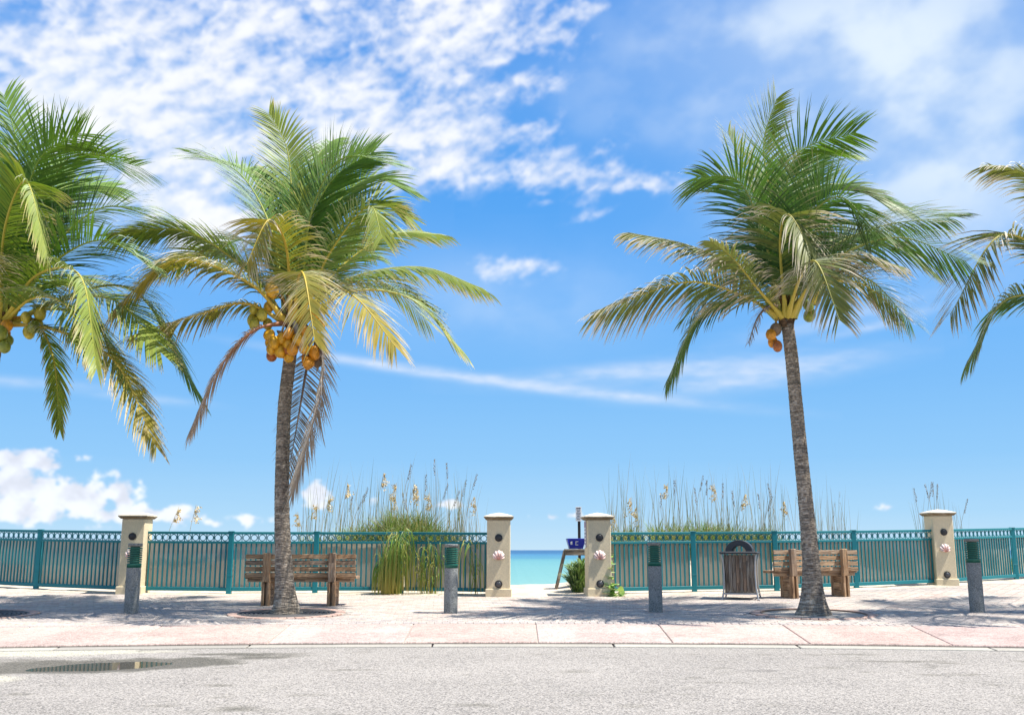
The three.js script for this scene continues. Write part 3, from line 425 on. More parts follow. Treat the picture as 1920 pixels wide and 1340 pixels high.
// ---------------------------------------------------------------- coconut palms
// palm B base [-3.18, 0.137, -14.65] crown local [-0.07, 4.30, 0.00]
const FRONDS_B = [
  ['g', 0.25, 1.0, [[-0.53, 5.76, -0.1], [-1.13, 6.68, -0.2], [-1.76, 6.89, -0.1]]],
  ['y', 0.2, 0.8, [[-0.28, 6.07, -0.5], [-0.48, 7.31, -0.7], [-0.78, 7.85, -0.7]]],
  ['g', 0.15, 1.0, [[0.16, 5.95, 0.1], [0.6, 6.7, 0.2], [1.41, 6.56, 0.4]]],
  ['g', 0.25, 1.0, [[0.17, 5.81, -0.5], [0.84, 6.8, -0.9], [1.46, 6.73, -1.2]]],
  ['y', 0.3, 0.9, [[0.23, 5.52, -0.7], [0.91, 6.51, -1.1], [1.5, 6.32, -1.5]]],
  ['y', 0.6, 0.8, [[0.54, 5.16, 0.5], [1.14, 5.7, 0.9], [1.37, 5.14, 1.2]]],
  ['y', 0.6, 0.8, [[0.46, 5.09, -0.4], [1.28, 5.79, -0.7], [2.05, 5.85, -0.9]]],
  ['y', 0.9, 0.85, [[0.65, 4.76, 0.2], [1.81, 4.97, 0.3], [2.75, 4.62, 0.4]]],
  ['y', 0.5, 1.0, [[0.65, 4.74, -0.3], [1.57, 4.71, -0.5], [2.37, 3.94, -0.6]]],
  ['o', 0.8, 0.9, [[0.49, 4.56, 0.8], [1.06, 4.24, 1.3], [1.64, 3.51, 1.6]]],
  ['o', 0.8, 0.85, [[-0.08, 5.23, 0.8], [-0.2, 5.4, 1.2], [-0.41, 4.67, 1.5]]],
  ['y', 0.55, 0.9, [[-0.88, 5.06, 0.0], [-1.8, 5.6, 0.1], [-2.88, 5.51, 0.1]]],
  ['o', 0.75, 1.0, [[-0.61, 4.66, 0.5], [-1.61, 4.93, 0.8], [-2.36, 4.16, 1.0]]],
  ['o', 0.9, 0.8, [[-0.73, 4.42, 0.3], [-1.39, 4.22, 0.4], [-2.33, 3.91, 0.4]]],
  ['b', 0.8, 0.75, [[-0.56, 3.99, 0.4], [-0.97, 3.4, 0.6], [-1.31, 2.47, 0.7]]],
  ['d', 0.5, 0.6, [[0.34, 3.88, 0.15], [0.41, 3.33, 0.15], [0.01, 1.67, 0.0]]],
  ['d', 0.5, 0.5, [[0.11, 3.97, -0.3], [0.03, 3.34, -0.4], [-0.14, 1.97, -0.35]]],
  ['g', 0.2, 0.9, [[-0.55, 5.88, -0.7], [-1.18, 7.0, -1.3], [-1.87, 7.52, -1.9]]],
  ['g', 0.2, 0.9, [[-0.22, 6.21, -0.9], [-0.18, 7.4, -1.6], [-0.04, 7.99, -2.2]]],
  ['g', 0.4, 0.9, [[0.03, 5.32, -0.9], [0.3, 6.01, -1.7], [0.75, 5.94, -2.4]]],
  ['g', 0.4, 0.9, [[-0.66, 5.32, -0.9], [-1.41, 6.01, -1.7], [-2.06, 5.94, -2.4]]],
  ['o', 0.8, 0.7, [[0.17, 4.65, 0.9], [0.4, 4.46, 1.6], [0.67, 3.48, 2.1]]],
  ['g', 0.2, 1.0, [[-0.01, 5.63, -0.2], [0.43, 6.62, -0.3], [1.0, 7.01, -0.3]]],
  ['y', 0.5, 0.95, [[-0.74, 4.98, -0.3], [-1.52, 5.49, -0.6], [-2.41, 5.29, -0.8]]],
  ['y', 0.6, 0.95, [[0.33, 4.91, -0.7], [1.1, 5.13, -1.2], [1.78, 4.58, -1.5]]],
];
// palm C base [4.22, 0.137, -14.53] crown local [-0.18, 4.36, 0.00]
const FRONDS_C = [
  ['y', 0.12, 0.85, [[-0.28, 6.06, -0.1], [-0.31, 7.1, -0.2], [-0.08, 7.8, -0.2]]],
  ['g', 0.15, 0.95, [[-0.12, 6.08, 0.1], [0.12, 6.76, 0.2], [0.95, 7.03, 0.3]]],
  ['y', 0.15, 0.7, [[-0.43, 5.93, -0.2], [-0.61, 6.78, -0.4], [-0.8, 7.39, -0.5]]],
  ['c', 0.45, 1.05, [[-0.54, 5.51, 0.3], [-0.93, 6.21, 0.5], [-1.53, 6.21, 0.6]]],
  ['c', 0.3, 1.0, [[0.21, 6.17, -0.4], [0.95, 6.59, -0.7], [2.07, 6.26, -0.9]]],
  ['c', 0.65, 1.05, [[0.0, 5.45, 0.5], [0.4, 5.8, 0.9], [0.84, 5.14, 1.2]]],
  ['c', 0.5, 1.0, [[0.41, 5.19, 0.0], [1.28, 5.62, 0.1], [2.34, 5.76, 0.1]]],
  ['c', 0.6, 1.0, [[0.31, 4.91, 0.4], [1.27, 5.26, 0.7], [2.15, 4.85, 0.9]]],
  ['c', 0.55, 0.95, [[0.39, 4.74, -0.3], [1.21, 5.0, -0.5], [1.9, 4.35, -0.6]]],
  ['w', 0.9, 1.0, [[-0.38, 5.3, 0.7], [-0.37, 5.47, 1.1], [-0.05, 4.57, 1.4]]],
  ['w', 0.8, 0.8, [[-0.72, 4.54, 0.6], [-1.17, 4.89, 1.0], [-1.49, 5.05, 1.2]]],
  ['w', 0.85, 0.85, [[-0.82, 4.96, 0.1], [-1.62, 5.3, 0.2], [-2.47, 5.49, 0.2]]],
  ['w', 0.9, 0.9, [[-0.77, 4.46, 0.3], [-1.65, 4.66, 0.5], [-3.05, 4.17, 0.6]]],
  ['c', 0.75, 0.85, [[-0.67, 4.61, -0.3], [-1.31, 4.41, -0.5], [-1.88, 3.38, -0.5]]],
  ['d', 0.6, 0.5, [[-0.4, 4.39, 0.2], [-0.63, 4.22, 0.3], [-0.82, 3.79, 0.3]]],
  ['w', 0.75, 0.9, [[0.09, 4.67, 0.7], [0.47, 4.84, 1.2], [0.99, 4.6, 1.5]]],
  ['g', 0.25, 0.9, [[0.17, 6.1, -0.7], [0.71, 7.19, -1.2], [1.47, 7.45, -1.6]]],
  ['c', 0.3, 0.9, [[-0.06, 6.13, -0.8], [-0.22, 6.99, -1.4], [-0.74, 6.99, -1.9]]],
  ['c', 0.5, 0.9, [[0.3, 5.49, -1.0], [0.91, 6.1, -1.8], [1.67, 5.93, -2.5]]],
  ['c', 0.5, 0.9, [[-0.13, 5.49, -1.0], [-0.26, 6.01, -1.8], [-0.67, 5.74, -2.5]]],
  ['w', 0.9, 0.8, [[-0.19, 4.61, 0.9], [-0.18, 4.64, 1.6], [-0.04, 3.75, 2.0]]],
  ['c', 0.5, 1.0, [[0.49, 5.43, -0.5], [1.53, 5.78, -0.8], [2.42, 5.31, -1.0]]],
  ['c', 0.6, 1.0, [[-0.27, 5.0, -0.5], [-0.84, 5.11, -0.9], [-1.42, 4.55, -1.1]]],
  ['w', 0.7, 1.0, [[0.1, 4.59, 0.4], [0.69, 4.59, 0.7], [1.18, 4.08, 0.9]]],
];
// palm A base [-7.33, 0.144, -14.19] crown local [-0.08, 4.19, 0.00]
const FRONDS_A = [
  ['g', 0.15, 0.95, [[0.02, 5.51, 0.2], [0.14, 6.45, 0.3], [-0.17, 7.46, 0.3]]],
  ['g', 0.2, 1.05, [[0.44, 5.78, 0.1], [0.87, 6.55, 0.2], [1.91, 6.35, 0.3]]],
  ['g', 0.3, 1.05, [[0.48, 5.23, -0.2], [1.17, 5.98, -0.4], [2.23, 5.7, -0.5]]],
  ['y', 0.8, 0.8, [[0.3, 5.31, 0.8], [0.71, 5.79, 1.2], [1.24, 4.67, 1.5]]],
  ['g', 0.45, 1.0, [[0.57, 4.54, -0.4], [1.48, 4.79, -0.7], [2.58, 3.21, -0.9]]],
  ['y', 0.8, 0.72, [[0.76, 4.61, 0.7], [1.49, 4.52, 1.1], [1.97, 3.17, 1.4]]],
  ['o', 0.6, 0.75, [[0.86, 3.92, 0.3], [1.75, 3.49, 0.4], [2.49, 2.24, 0.5]]],
  ['y', 0.6, 0.65, [[0.45, 4.1, 0.1], [0.81, 3.62, 0.2], [1.02, 2.53, 0.2]]],
  ['g', 0.3, 1.0, [[-0.07, 5.72, -0.7], [0.09, 6.63, -1.3], [0.66, 6.86, -1.9]]],
  ['g', 0.3, 0.9, [[-0.33, 5.7, -0.9], [-0.54, 6.78, -1.7], [-0.61, 7.49, -2.3]]],
  ['g', 0.3, 1.0, [[-0.57, 5.67, 0.2], [-1.14, 6.45, 0.3], [-1.99, 6.37, 0.3]]],
  ['y', 0.5, 1.0, [[-1.03, 5.17, -0.3], [-2.24, 5.65, -0.5], [-3.32, 5.35, -0.6]]],
  ['y', 0.7, 0.9, [[-0.57, 4.5, 0.4], [-1.52, 4.6, 0.6], [-2.16, 3.81, 0.7]]],
  ['o', 0.8, 0.8, [[-0.57, 4.16, 0.2], [-1.23, 3.75, 0.3], [-1.68, 2.54, 0.3]]],
  ['g', 0.2, 0.9, [[-0.52, 5.81, -0.2], [-0.83, 6.77, -0.3], [-1.15, 7.55, -0.3]]],
  ['o', 0.8, 0.8, [[0.1, 4.82, 0.9], [0.21, 4.71, 1.5], [0.39, 3.67, 2.0]]],
  ['y', 0.5, 0.9, [[-0.0, 4.84, -0.9], [0.26, 5.11, -1.6], [0.69, 4.27, -2.2]]],
  ['y', 0.5, 0.9, [[1.0, 4.39, 0.2], [1.77, 4.3, 0.4], [2.46, 3.56, 0.5]]],
  ['g', 0.2, 1.0, [[0.25, 5.63, 0.3], [0.58, 6.45, 0.5], [1.14, 6.73, 0.6]]],
  ['g', 0.35, 1.0, [[0.71, 4.84, 0.3], [1.52, 5.17, 0.5], [2.34, 4.75, 0.6]]],
  ['g', 0.5, 1.0, [[0.48, 4.36, -0.3], [1.03, 4.24, -0.5], [1.62, 3.29, -0.6]]],
  ['y', 0.6, 1.0, [[0.62, 4.32, 0.5], [1.21, 4.17, 0.8], [1.71, 3.46, 1.0]]],
];
// palm D base [8.27, 0.154, -14.3] crown local [0.13, 4.34, 0.00]
const FRONDS_D = [
  ['w', 0.8, 0.85, [[-0.17, 5.73, 0.1], [-0.6, 6.27, 0.2], [-1.21, 6.44, 0.2]]],
  ['w', 0.6, 1.0, [[-0.54, 5.02, 0.3], [-1.27, 5.27, 0.5], [-2.15, 4.09, 0.6]]],
  ['c', 0.7, 0.95, [[-0.36, 4.46, 0.0], [-1.03, 4.46, 0.0], [-1.7, 3.52, 0.0]]],
  ['g', 0.15, 0.9, [[0.19, 5.6, 0.0], [0.21, 6.6, 0.0], [0.54, 7.46, 0.0]]],
  ['g', 0.25, 1.0, [[0.53, 5.65, 0.1], [1.11, 6.44, 0.2], [1.99, 6.48, 0.3]]],
  ['c', 0.4, 1.0, [[0.95, 5.2, -0.3], [2.12, 5.76, -0.5], [3.37, 5.49, -0.7]]],
  ['c', 0.6, 0.9, [[0.72, 4.41, 0.2], [1.42, 4.38, 0.3], [2.04, 3.38, 0.3]]],
  ['c', 0.4, 0.8, [[0.51, 5.74, -0.7], [0.74, 6.48, -1.3], [0.61, 6.42, -1.9]]],
  ['c', 0.4, 1.0, [[1.03, 5.63, -0.9], [1.94, 6.53, -1.7], [2.92, 6.59, -2.4]]],
  ['w', 0.8, 0.9, [[-0.32, 4.84, 0.9], [-0.51, 4.88, 1.5], [-0.8, 3.68, 2.0]]],
  ['g', 0.2, 0.8, [[-0.05, 5.47, 0.4], [-0.1, 6.24, 0.7], [-0.04, 6.97, 0.8]]],
  ['w', 0.8, 0.9, [[0.04, 4.44, 0.7], [0.33, 4.45, 1.2], [0.44, 3.51, 1.5]]],
];
const TRUNK_B = [[-0.00, 0.01], [-0.07, 0.73], [-0.13, 1.48], [-0.16, 2.25], [-0.16, 3.03], [-0.10, 3.75], [-0.07, 4.30]];
const TRUNK_C = [[-0.00, 0.02], [0.00, 0.66], [-0.02, 1.40], [-0.05, 2.24], [-0.08, 3.02], [-0.12, 3.73], [-0.18, 4.36]];
const TRUNK_A = [[-0.02, 0.00], [-0.10, 1.09], [-0.15, 2.20], [-0.14, 3.19], [-0.08, 4.19]];
const TRUNK_D = [[-0.01, -0.00], [0.06, 1.08], [0.11, 2.20], [0.13, 3.20], [0.13, 4.34]];

const LEAF = new THREE.MeshPhysicalMaterial({ vertexColors: true, roughness: 0.92, transmission: 0.40, thickness: 0, clearcoat: 0.12, clearcoatRoughness: 0.3, side: THREE.DoubleSide });
const M_RACHIS = std([1, 1, 1], 0.55, { vertexColors: true }), M_BARK = std([0.54, 0.49, 0.43], 0.95, { map: T_BARK, bumpMap: T_BARK, bumpScale: 0.02, vertexColors: true }), M_FIBRE = std([1, 1, 1], 0.95, { vertexColors: true, map: T_BARK });
const KINDS = { // blade, blade far along the frond, dried tip, share of the leaflet that is dry, stem
  g: [[0.062, 0.165, 0.006], [0.135, 0.255, 0.009], [0.30, 0.28, 0.08], 0.10, [0.36, 0.36, 0.05]],
  y: [[0.13, 0.24, 0.010], [0.24, 0.285, 0.015], [0.46, 0.36, 0.13], 0.22, [0.50, 0.40, 0.05]],
  o: [[0.15, 0.20, 0.010], [0.38, 0.285, 0.018], [0.56, 0.46, 0.28], 0.40, [0.58, 0.40, 0.05]],
  c: [[0.045, 0.125, 0.012], [0.09, 0.185, 0.016], [0.34, 0.28, 0.15], 0.16, [0.34, 0.34, 0.07]],
  w: [[0.095, 0.155, 0.018], [0.20, 0.205, 0.032], [0.54, 0.46, 0.33], 0.42, [0.52, 0.42, 0.06]],
  b: [[0.30, 0.17, 0.09], [0.38, 0.28, 0.20], [0.48, 0.40, 0.31], 0.5, [0.30, 0.12, 0.05]],
  d: [[0.24, 0.185, 0.13], [0.29, 0.23, 0.17], [0.36, 0.30, 0.23], 0.5, [0.16, 0.11, 0.08]],
};
const mixc = (a, b, t) => [lerp(a[0], b[0], t), lerp(a[1], b[1], t), lerp(a[2], b[2], t)];
function frond(tree, crown, kind, droop, width, pts, rd) {
  const [c0, c1, cTip, dry, cStem] = KINDS[kind], out = V3(pts[0][0] - crown.x, 0, pts[0][2] - crown.z); if (out.length() > 0.12) out.setLength(0.12);
  const curve = new THREE.CatmullRomCurve3([crown.clone().add(out).add(V3(0, -0.12, 0)), ...pts.map((p) => V3(...p))], false, 'centripetal'), L = curve.getLength(), NS = 40, P = curve.getSpacedPoints(NS);
  const T = P.map((p, k) => P[Math.min(NS, k + 1)].clone().sub(P[Math.max(0, k - 1)]).normalize()), N = [], S = [];
  let n = V3(0, 1, 0); n.addScaledVector(T[0], -n.dot(T[0])); if (n.length() < 0.1) n.set(-out.x, 0, -out.z - 0.01); n.normalize();
  const roll = (rd() - 0.5) * 0.7; n.applyAxisAngle(T[0], roll);
  for (let k = 0; k <= NS; k++) { n = n.clone().addScaledVector(T[k], -n.dot(T[k])).normalize(); N.push(n); S.push(T[k].clone().cross(n)); }
  const stem = new MB(), rad = P.map((p, k) => lerp(0.034, 0.004, Math.pow(k / NS, 0.7)) * (k < 5 ? 1 + (5 - k) * 0.16 : 1));
  tubeGeo(P, rad, 6, P.map((p, k) => mixc(cStem, c1, sstep(0.35, 1, k / NS))), stem);
  const mb = new MB(), count = Math.round(L * 31), Lmax = Math.min(1.0, 0.36 * L) * width * (kind === 'd' ? 1.25 : 1), SEG = 5, wind = V3(0.05, 0, 0.0), prof = [0.55, 0.95, 1, 0.78, 0.45, 0.06];
  const d = V3(0, 0, 0), p = V3(0, 0, 0), w = V3(0, 0, 0), ragged = kind === 'g' || kind === 'c' || kind === 'y' ? 0.03 : 0.10;
  for (let q = 0; q < count; q++) for (const side of [-1, 1]) {
    if (rd() < ragged) continue;
    const t = cl(0.17 + 0.83 * (q + rd() * 0.5) / count), f = t * NS, k = Math.min(NS - 1, Math.floor(f)), fr = f - k;
    p.copy(P[k]).lerp(P[k + 1], fr);
    const ang = lerp(1.18, 0.55, Math.pow(t, 1.4)) + (rd() - 0.5) * 0.16, lift = lerp(0.55, 0.15, t) - droop * 0.5 + (rd() - 0.5) * 0.22, tt = (t - 0.17) / 0.83;
    const len = Lmax * Math.max(0.30, Math.pow(Math.sin(Math.PI * (0.16 + 0.74 * Math.pow(tt, 0.9))), 0.7)) * (0.86 + 0.26 * rd()) * (dry > 0.3 && rd() < 0.2 ? 0.7 : 1), seg = len / SEG;
    d.copy(T[k]).multiplyScalar(Math.cos(ang)).addScaledVector(S[k], side * Math.sin(ang) * Math.cos(lift)).addScaledVector(N[k], Math.sin(ang) * Math.sin(lift)).normalize();
    const g = (0.05 + droop * 0.42) * (0.8 + 0.5 * rd()), hw = 0.0125 * (0.8 + 0.4 * rd()) * (dry > 0.45 ? 0.8 : 1), tone = 0.82 + 0.36 * rd(), dryAt = 1 - dry * (0.3 + 1.1 * rd()), yel = cl(t * 0.9 + (rd() - 0.5) * 0.5);
    let prev = -1;
    for (let s = 0; s <= SEG; s++) {
      w.copy(T[k]).addScaledVector(N[k], 0.25 * side).addScaledVector(d, -d.dot(T[k])).normalize();
      const h = hw * prof[s], e = s / SEG, c = mixc(mixc(c0, c1, yel), cTip, sstep(dryAt - 0.12, dryAt + 0.12, e)).map((x) => x * tone);
      const a = mb.v(p.x + w.x * h, p.y + w.y * h, p.z + w.z * h, c), b = mb.v(p.x - w.x * h, p.y - w.y * h, p.z - w.z * h, c);
      if (prev >= 0) mb.quad(prev, prev + 1, b, a); prev = a;
      p.addScaledVector(d, seg); d.y -= g * (0.35 + 0.65 * e) * (1 - 0.6 * Math.abs(d.y) * (d.y < 0 ? 1 : 0)); d.addScaledVector(wind, e); d.normalize();
    }
  }
  const leaf = part('frond', mb.geo(), LEAF, tree); part('stem', stem.geo(), M_RACHIS, leaf);
  if (kind === 'b' || kind === 'd') leaf.userData.label = 'dead brown hanging frond';
}
function palm(label, base, trunk, fronds, nuts, seed, flare) {
  const rd = rng(seed), o = thing('coconut_palm', label, 'palm tree', base, 0, 'coconut palms along the promenade'), curve = new THREE.CatmullRomCurve3(trunk.map(([x, y], k) => V3(x, k ? y : -0.08, 0.03 * Math.sin(k * 1.3)))), NS = 210, P = curve.getSpacedPoints(NS), crown = P[NS].clone();
  const mb = new MB(), sides = 28, H = crown.y;
  for (let k = 0; k <= NS; k++) {
    const y = P[k].y, r0 = (lerp(0.104, 0.088, y / H) + flare * Math.exp(-Math.max(0, y) / 0.22) + 0.035 * Math.exp(-Math.max(0, y) / 0.7)), ph = y / (0.062 + 0.012 * noise(y * 1.4, seed)), saw = ph - Math.floor(ph), cell = Math.floor(ph);
    for (let s = 0; s < sides; s++) {
      const a = s / sides * Math.PI * 2, rr = r0 * (1 + 0.05 * saw * sstep(0.15, 0.6, y) + 0.075 * (fbm(Math.cos(a) * 1.6 + seed, Math.sin(a) * 1.6 + y * 3.0, 4) - 0.5) + 0.28 * Math.exp(-Math.max(0, y) / 0.10) * (noise(s * 1.1 + seed, 2) - 0.5));
      const c = 0.78 + 0.45 * hash2(cell * 13 + seed, Math.floor(s / 5 + hash2(cell, 5) * 9)) * 0.6 + 0.2 * (fbm(s * 0.7, y * 9, 2) - 0.5) - (saw > 0.80 ? 0.30 : 0);
      mb.v(P[k].x + Math.cos(a) * rr, P[k].y, P[k].z + Math.sin(a) * rr, [c, c * 0.97, c * 0.92], a * 0.12, y);
    }
    if (k) for (let s = 0; s < sides; s++) { const a = (k - 1) * sides, b = k * sides, q = (s + 1) % sides; mb.quad(a + s, b + s, b + q, a + q); }
  }
  part('trunk', mb.geo(), M_BARK, o);
  // old leaf bases and fibre wrapped round the crown
  for (let k = 0; k < 16; k++) {
    const a = k * 2.39996, y = crown.y - 0.30 + 0.40 * (k / 16), r = 0.10 - 0.03 * k / 16, up = 0.24 + 0.14 * rd(), lean = 0.10 + 0.10 * rd(), b = new MB(), tan = V3(-Math.sin(a), 0, Math.cos(a)), tone = 0.6 + 0.7 * rd(), n = 5;
    for (let q = 0; q <= n; q++) { const t = q / n, w = 0.075 * (1 - 0.72 * t), R = r + lean * t * t + 0.012, yy = y + up * t; for (const e of [-1, -0.4, 0.4, 1]) { const cr = R - 0.03 * e * e; b.v(crown.x + Math.cos(a) * cr + tan.x * w * e, yy, crown.z + Math.sin(a) * cr + tan.z * w * e, mixc([0.20, 0.125, 0.07], [0.40, 0.28, 0.06], t * (k / 16)).map((x) => x * tone), e * 0.1, yy); } }
    for (let q = 0; q < n; q++) for (let e = 0; e < 3; e++) { const i = q * 4 + e; b.quad(i, i + 1, i + 5, i + 4); }
    part('leaf_base', b.geo(), M_FIBRE, o);
  }
  for (const [kind, droop, width, pts] of fronds) frond(o, crown, kind, droop, width, pts, rd);
  // spear of unopened leaves
  frond(o, crown, 'y', 0.02, 0.45, [[crown.x + 0.05, crown.y + 0.8, 0.1], [crown.x - 0.02, crown.y + 1.5, 0.05], [crown.x + 0.06, crown.y + 2.0, 0.0]], rd);
  const nutG = new THREE.SphereGeometry(1, 14, 10); { const p = nutG.attributes.position; for (let k = 0; k < p.count; k++) { const x = p.getX(k), y = p.getY(k), z = p.getZ(k), a = Math.atan2(z, x), m = (1 + 0.10 * Math.cos(3 * a)) * (1 - 0.10 * y * Math.abs(y)); p.setXYZ(k, x * m, y * 1.28, z * m); } nutG.computeVertexNormals(); }
  for (const [bx, by, bz, list] of nuts) {
    const b = part('fruit_stalk', tubeGeo([V3(crown.x, crown.y - 0.05, crown.z), V3(lerp(crown.x, bx, 0.6), Math.max(crown.y - 0.1, by + 0.1), lerp(crown.z, bz, 0.6)), V3(bx, by + 0.05, bz), V3(bx, by - 0.12, bz)], [0.022, 0.018, 0.014, 0.008], 6, [[0.40, 0.24, 0.06]]).geo(), M_RACHIS, o);
    for (const [x, y, z, r, c] of list) { const m = part('coconut', nutG, NUTS[c], b, [bx + x, by + y, bz + z], [(rd() - 0.5) * 0.9, rd() * 6, (rd() - 0.5) * 0.9]); m.scale.setScalar(r); }
  }
  return { o, crown, rd };
}
const T_BLEMISH = speckle(256, 0.5, [6, 30, 90], [0.08, 0.2, 0.2], 121);
const NUTS = [[0.82, 0.44, 0.025], [0.76, 0.32, 0.02], [0.60, 0.50, 0.06], [0.22, 0.15, 0.09], [0.30, 0.34, 0.05], [0.45, 0.14, 0.03]].map((c) => std(c, 0.42, { map: T_BLEMISH }));
function bunch(n, seed, cs, spread = 0.15, r0 = 0.082) { const rd = rng(seed), out = []; for (let k = 0; k < n; k++) { const a = k * 2.4, t = k / n; out.push([Math.cos(a) * spread * (0.5 + 0.6 * rd()), 0.12 - 0.34 * t, Math.sin(a) * spread * (0.5 + 0.6 * rd()), r0 * (0.88 + 0.25 * rd()), cs[Math.floor(rd() * cs.length)]]); } return out; }
const B = palm('tall coconut palm heavy with orange coconuts, dead fronds hanging down its trunk', [-3.18, ground(-3.18, 14.65), -14.65], TRUNK_B, FRONDS_B, [
  [-0.24, 3.86, 0.16, bunch(14, 1, [0, 0, 1, 0, 5], 0.16)], [0.02, 3.90, 0.24, bunch(7, 2, [0, 1, 2], 0.12)], [0.22, 3.74, 0.06, bunch(7, 3, [3, 3, 1], 0.11)],
  [-0.56, 4.28, 0.15, bunch(7, 4, [0, 2, 2], 0.13, 0.075)], [0.30, 4.26, 0.12, bunch(4, 5, [0, 2], 0.09, 0.075)], [-0.36, 4.50, 0.3, bunch(1, 6, [0], 0.02, 0.10)]], 21, 0.075);
const C = palm('coconut palm with bluish green fronds in the sandy tree pit beside the turned bench', [4.22, ground(4.22, 14.53), -14.53], TRUNK_C, FRONDS_C, [
  [-0.40, 3.92, 0.12, bunch(4, 7, [1, 5, 3], 0.07, 0.075)], [0.20, 4.60, 0.30, bunch(3, 8, [2, 4], 0.08, 0.085)], [-0.40, 4.50, 0.18, bunch(3, 9, [4, 2], 0.07, 0.07)], [0.24, 4.44, -0.1, bunch(3, 10, [4], 0.08, 0.08)]], 22, 0.115);
palm('coconut palm with green coconuts beside the end of railing, its trunk beyond the picture', [-7.33, ground(-7.33, 14.19), -14.19], TRUNK_A, FRONDS_A, [
  [0.52, 4.05, 0.2, bunch(5, 11, [4, 2, 2], 0.11, 0.08)], [0.08, 3.86, 0.25, bunch(9, 12, [2, 4, 1], 0.13, 0.082)], [-0.3, 4.0, 0.1, bunch(6, 13, [2, 4], 0.12)]], 23, 0.09);
palm('coconut palm whose drooping frond tips reach in above the far railing', [8.27, ground(8.27, 14.3), -14.3], TRUNK_D, FRONDS_D, [[-0.3, 4.1, 0.2, bunch(5, 14, [2, 4], 0.12)]], 24, 0.09);
{ // dry spathes hanging under the crown of the laden palm
  const m = std([0.30, 0.26, 0.22], 0.8);
  for (const [x, y, z, l, tilt] of [[-0.02, 4.20, 0.26, 0.52, 0.05], [0.22, 4.12, 0.18, 0.62, -0.25], [-0.30, 4.06, 0.1, 0.42, 0.7], [0.30, 3.95, 0.0, 0.5, -0.1]]) { const g = new MB(), n = 10; for (let k = 0; k <= n; k++) { const t = k / n, w = 0.045 * Math.sin(Math.PI * Math.pow(t, 0.7)) + 0.004; for (let s = 0; s < 6; s++) { const a = s / 6 * Math.PI * 2; g.v(Math.cos(a) * w + Math.sin(t * 2.4) * 0.05, -l * t, Math.sin(a) * w * 0.45); } if (k) for (let s = 0; s < 6; s++) { const i = (k - 1) * 6, q = (s + 1) % 6; g.quad(i + s, i + q, i + 6 + q, i + 6 + s); } } part('spathe', g.geo(), m, B.o, [x, y, z], [0.1, 0, tilt]); }
}
// ---------------------------------------------------------------- dune plants
const M_GRASS = new THREE.MeshPhysicalMaterial({ vertexColors: true, roughness: 0.9, transmission: 0.35, thickness: 0, side: THREE.DoubleSide }), M_STRAW = std([1, 1, 1], 0.85, { vertexColors: true });
function blades(mb, rd, n, sx, sz, h0, h1, lean, cols, hw = 0.006, origin = [0, 0, 0], bend = 1) {
  for (let k = 0; k < n; k++) {
    const a = rd() * 6.283, q = Math.sqrt(rd()), x = origin[0] + Math.cos(a) * q * sx, z = origin[2] + Math.sin(a) * q * sz, y0 = origin[1] + (origin[3] ? origin[3](x, z) : 0), len = lerp(h0, h1, Math.pow(rd(), 0.8)) * (0.62 + 0.76 * noise(x * 2.7 + h1 * 31, z * 2.7 + 5)), b = rd() * 6.283, l = lean * (0.3 + rd()), dx = Math.cos(b) * l, dz = Math.sin(b) * l, c = cols[Math.floor(rd() * cols.length)], tn = 0.75 + 0.5 * rd(), w = hw * (0.7 + 0.6 * rd());
    let px = x, py = y0, pz = z, vx = dx * 0.45, vy = 1, vz = dz * 0.45, prev = -1; const S = 5;
    for (let s = 0; s <= S; s++) {
      const e = s / S, ww = w * (e < 0.7 ? 1 : (1 - e) / 0.3 + 0.05), ax = -Math.sin(b + 0.6), az = Math.cos(b + 0.6), cc = c.map((v, i) => lerp(v, [0.34, 0.29, 0.11][i], sstep(0.75, 1, e) * 0.6) * tn), i0 = mb.v(px + ax * ww, py, pz + az * ww, cc), i1 = mb.v(px - ax * ww, py, pz - az * ww, cc);
      if (prev >= 0) mb.quad(prev, prev + 1, i1, i0); prev = i0;
      const m = Math.hypot(vx, vy, vz), st = len / S / m; px += vx * st; py += vy * st; pz += vz * st; vx += dx * 0.42 * bend; vz += dz * 0.42 * bend; vy -= l * l * 0.55 * e * bend;
    }
  }
}
const GREENS = [[0.15, 0.28, 0.035], [0.20, 0.33, 0.05], [0.12, 0.22, 0.035], [0.26, 0.33, 0.07], [0.38, 0.34, 0.11]];
const STRAW = [[0.66, 0.50, 0.24], [0.24, 0.17, 0.105], [0.33, 0.28, 0.18]];
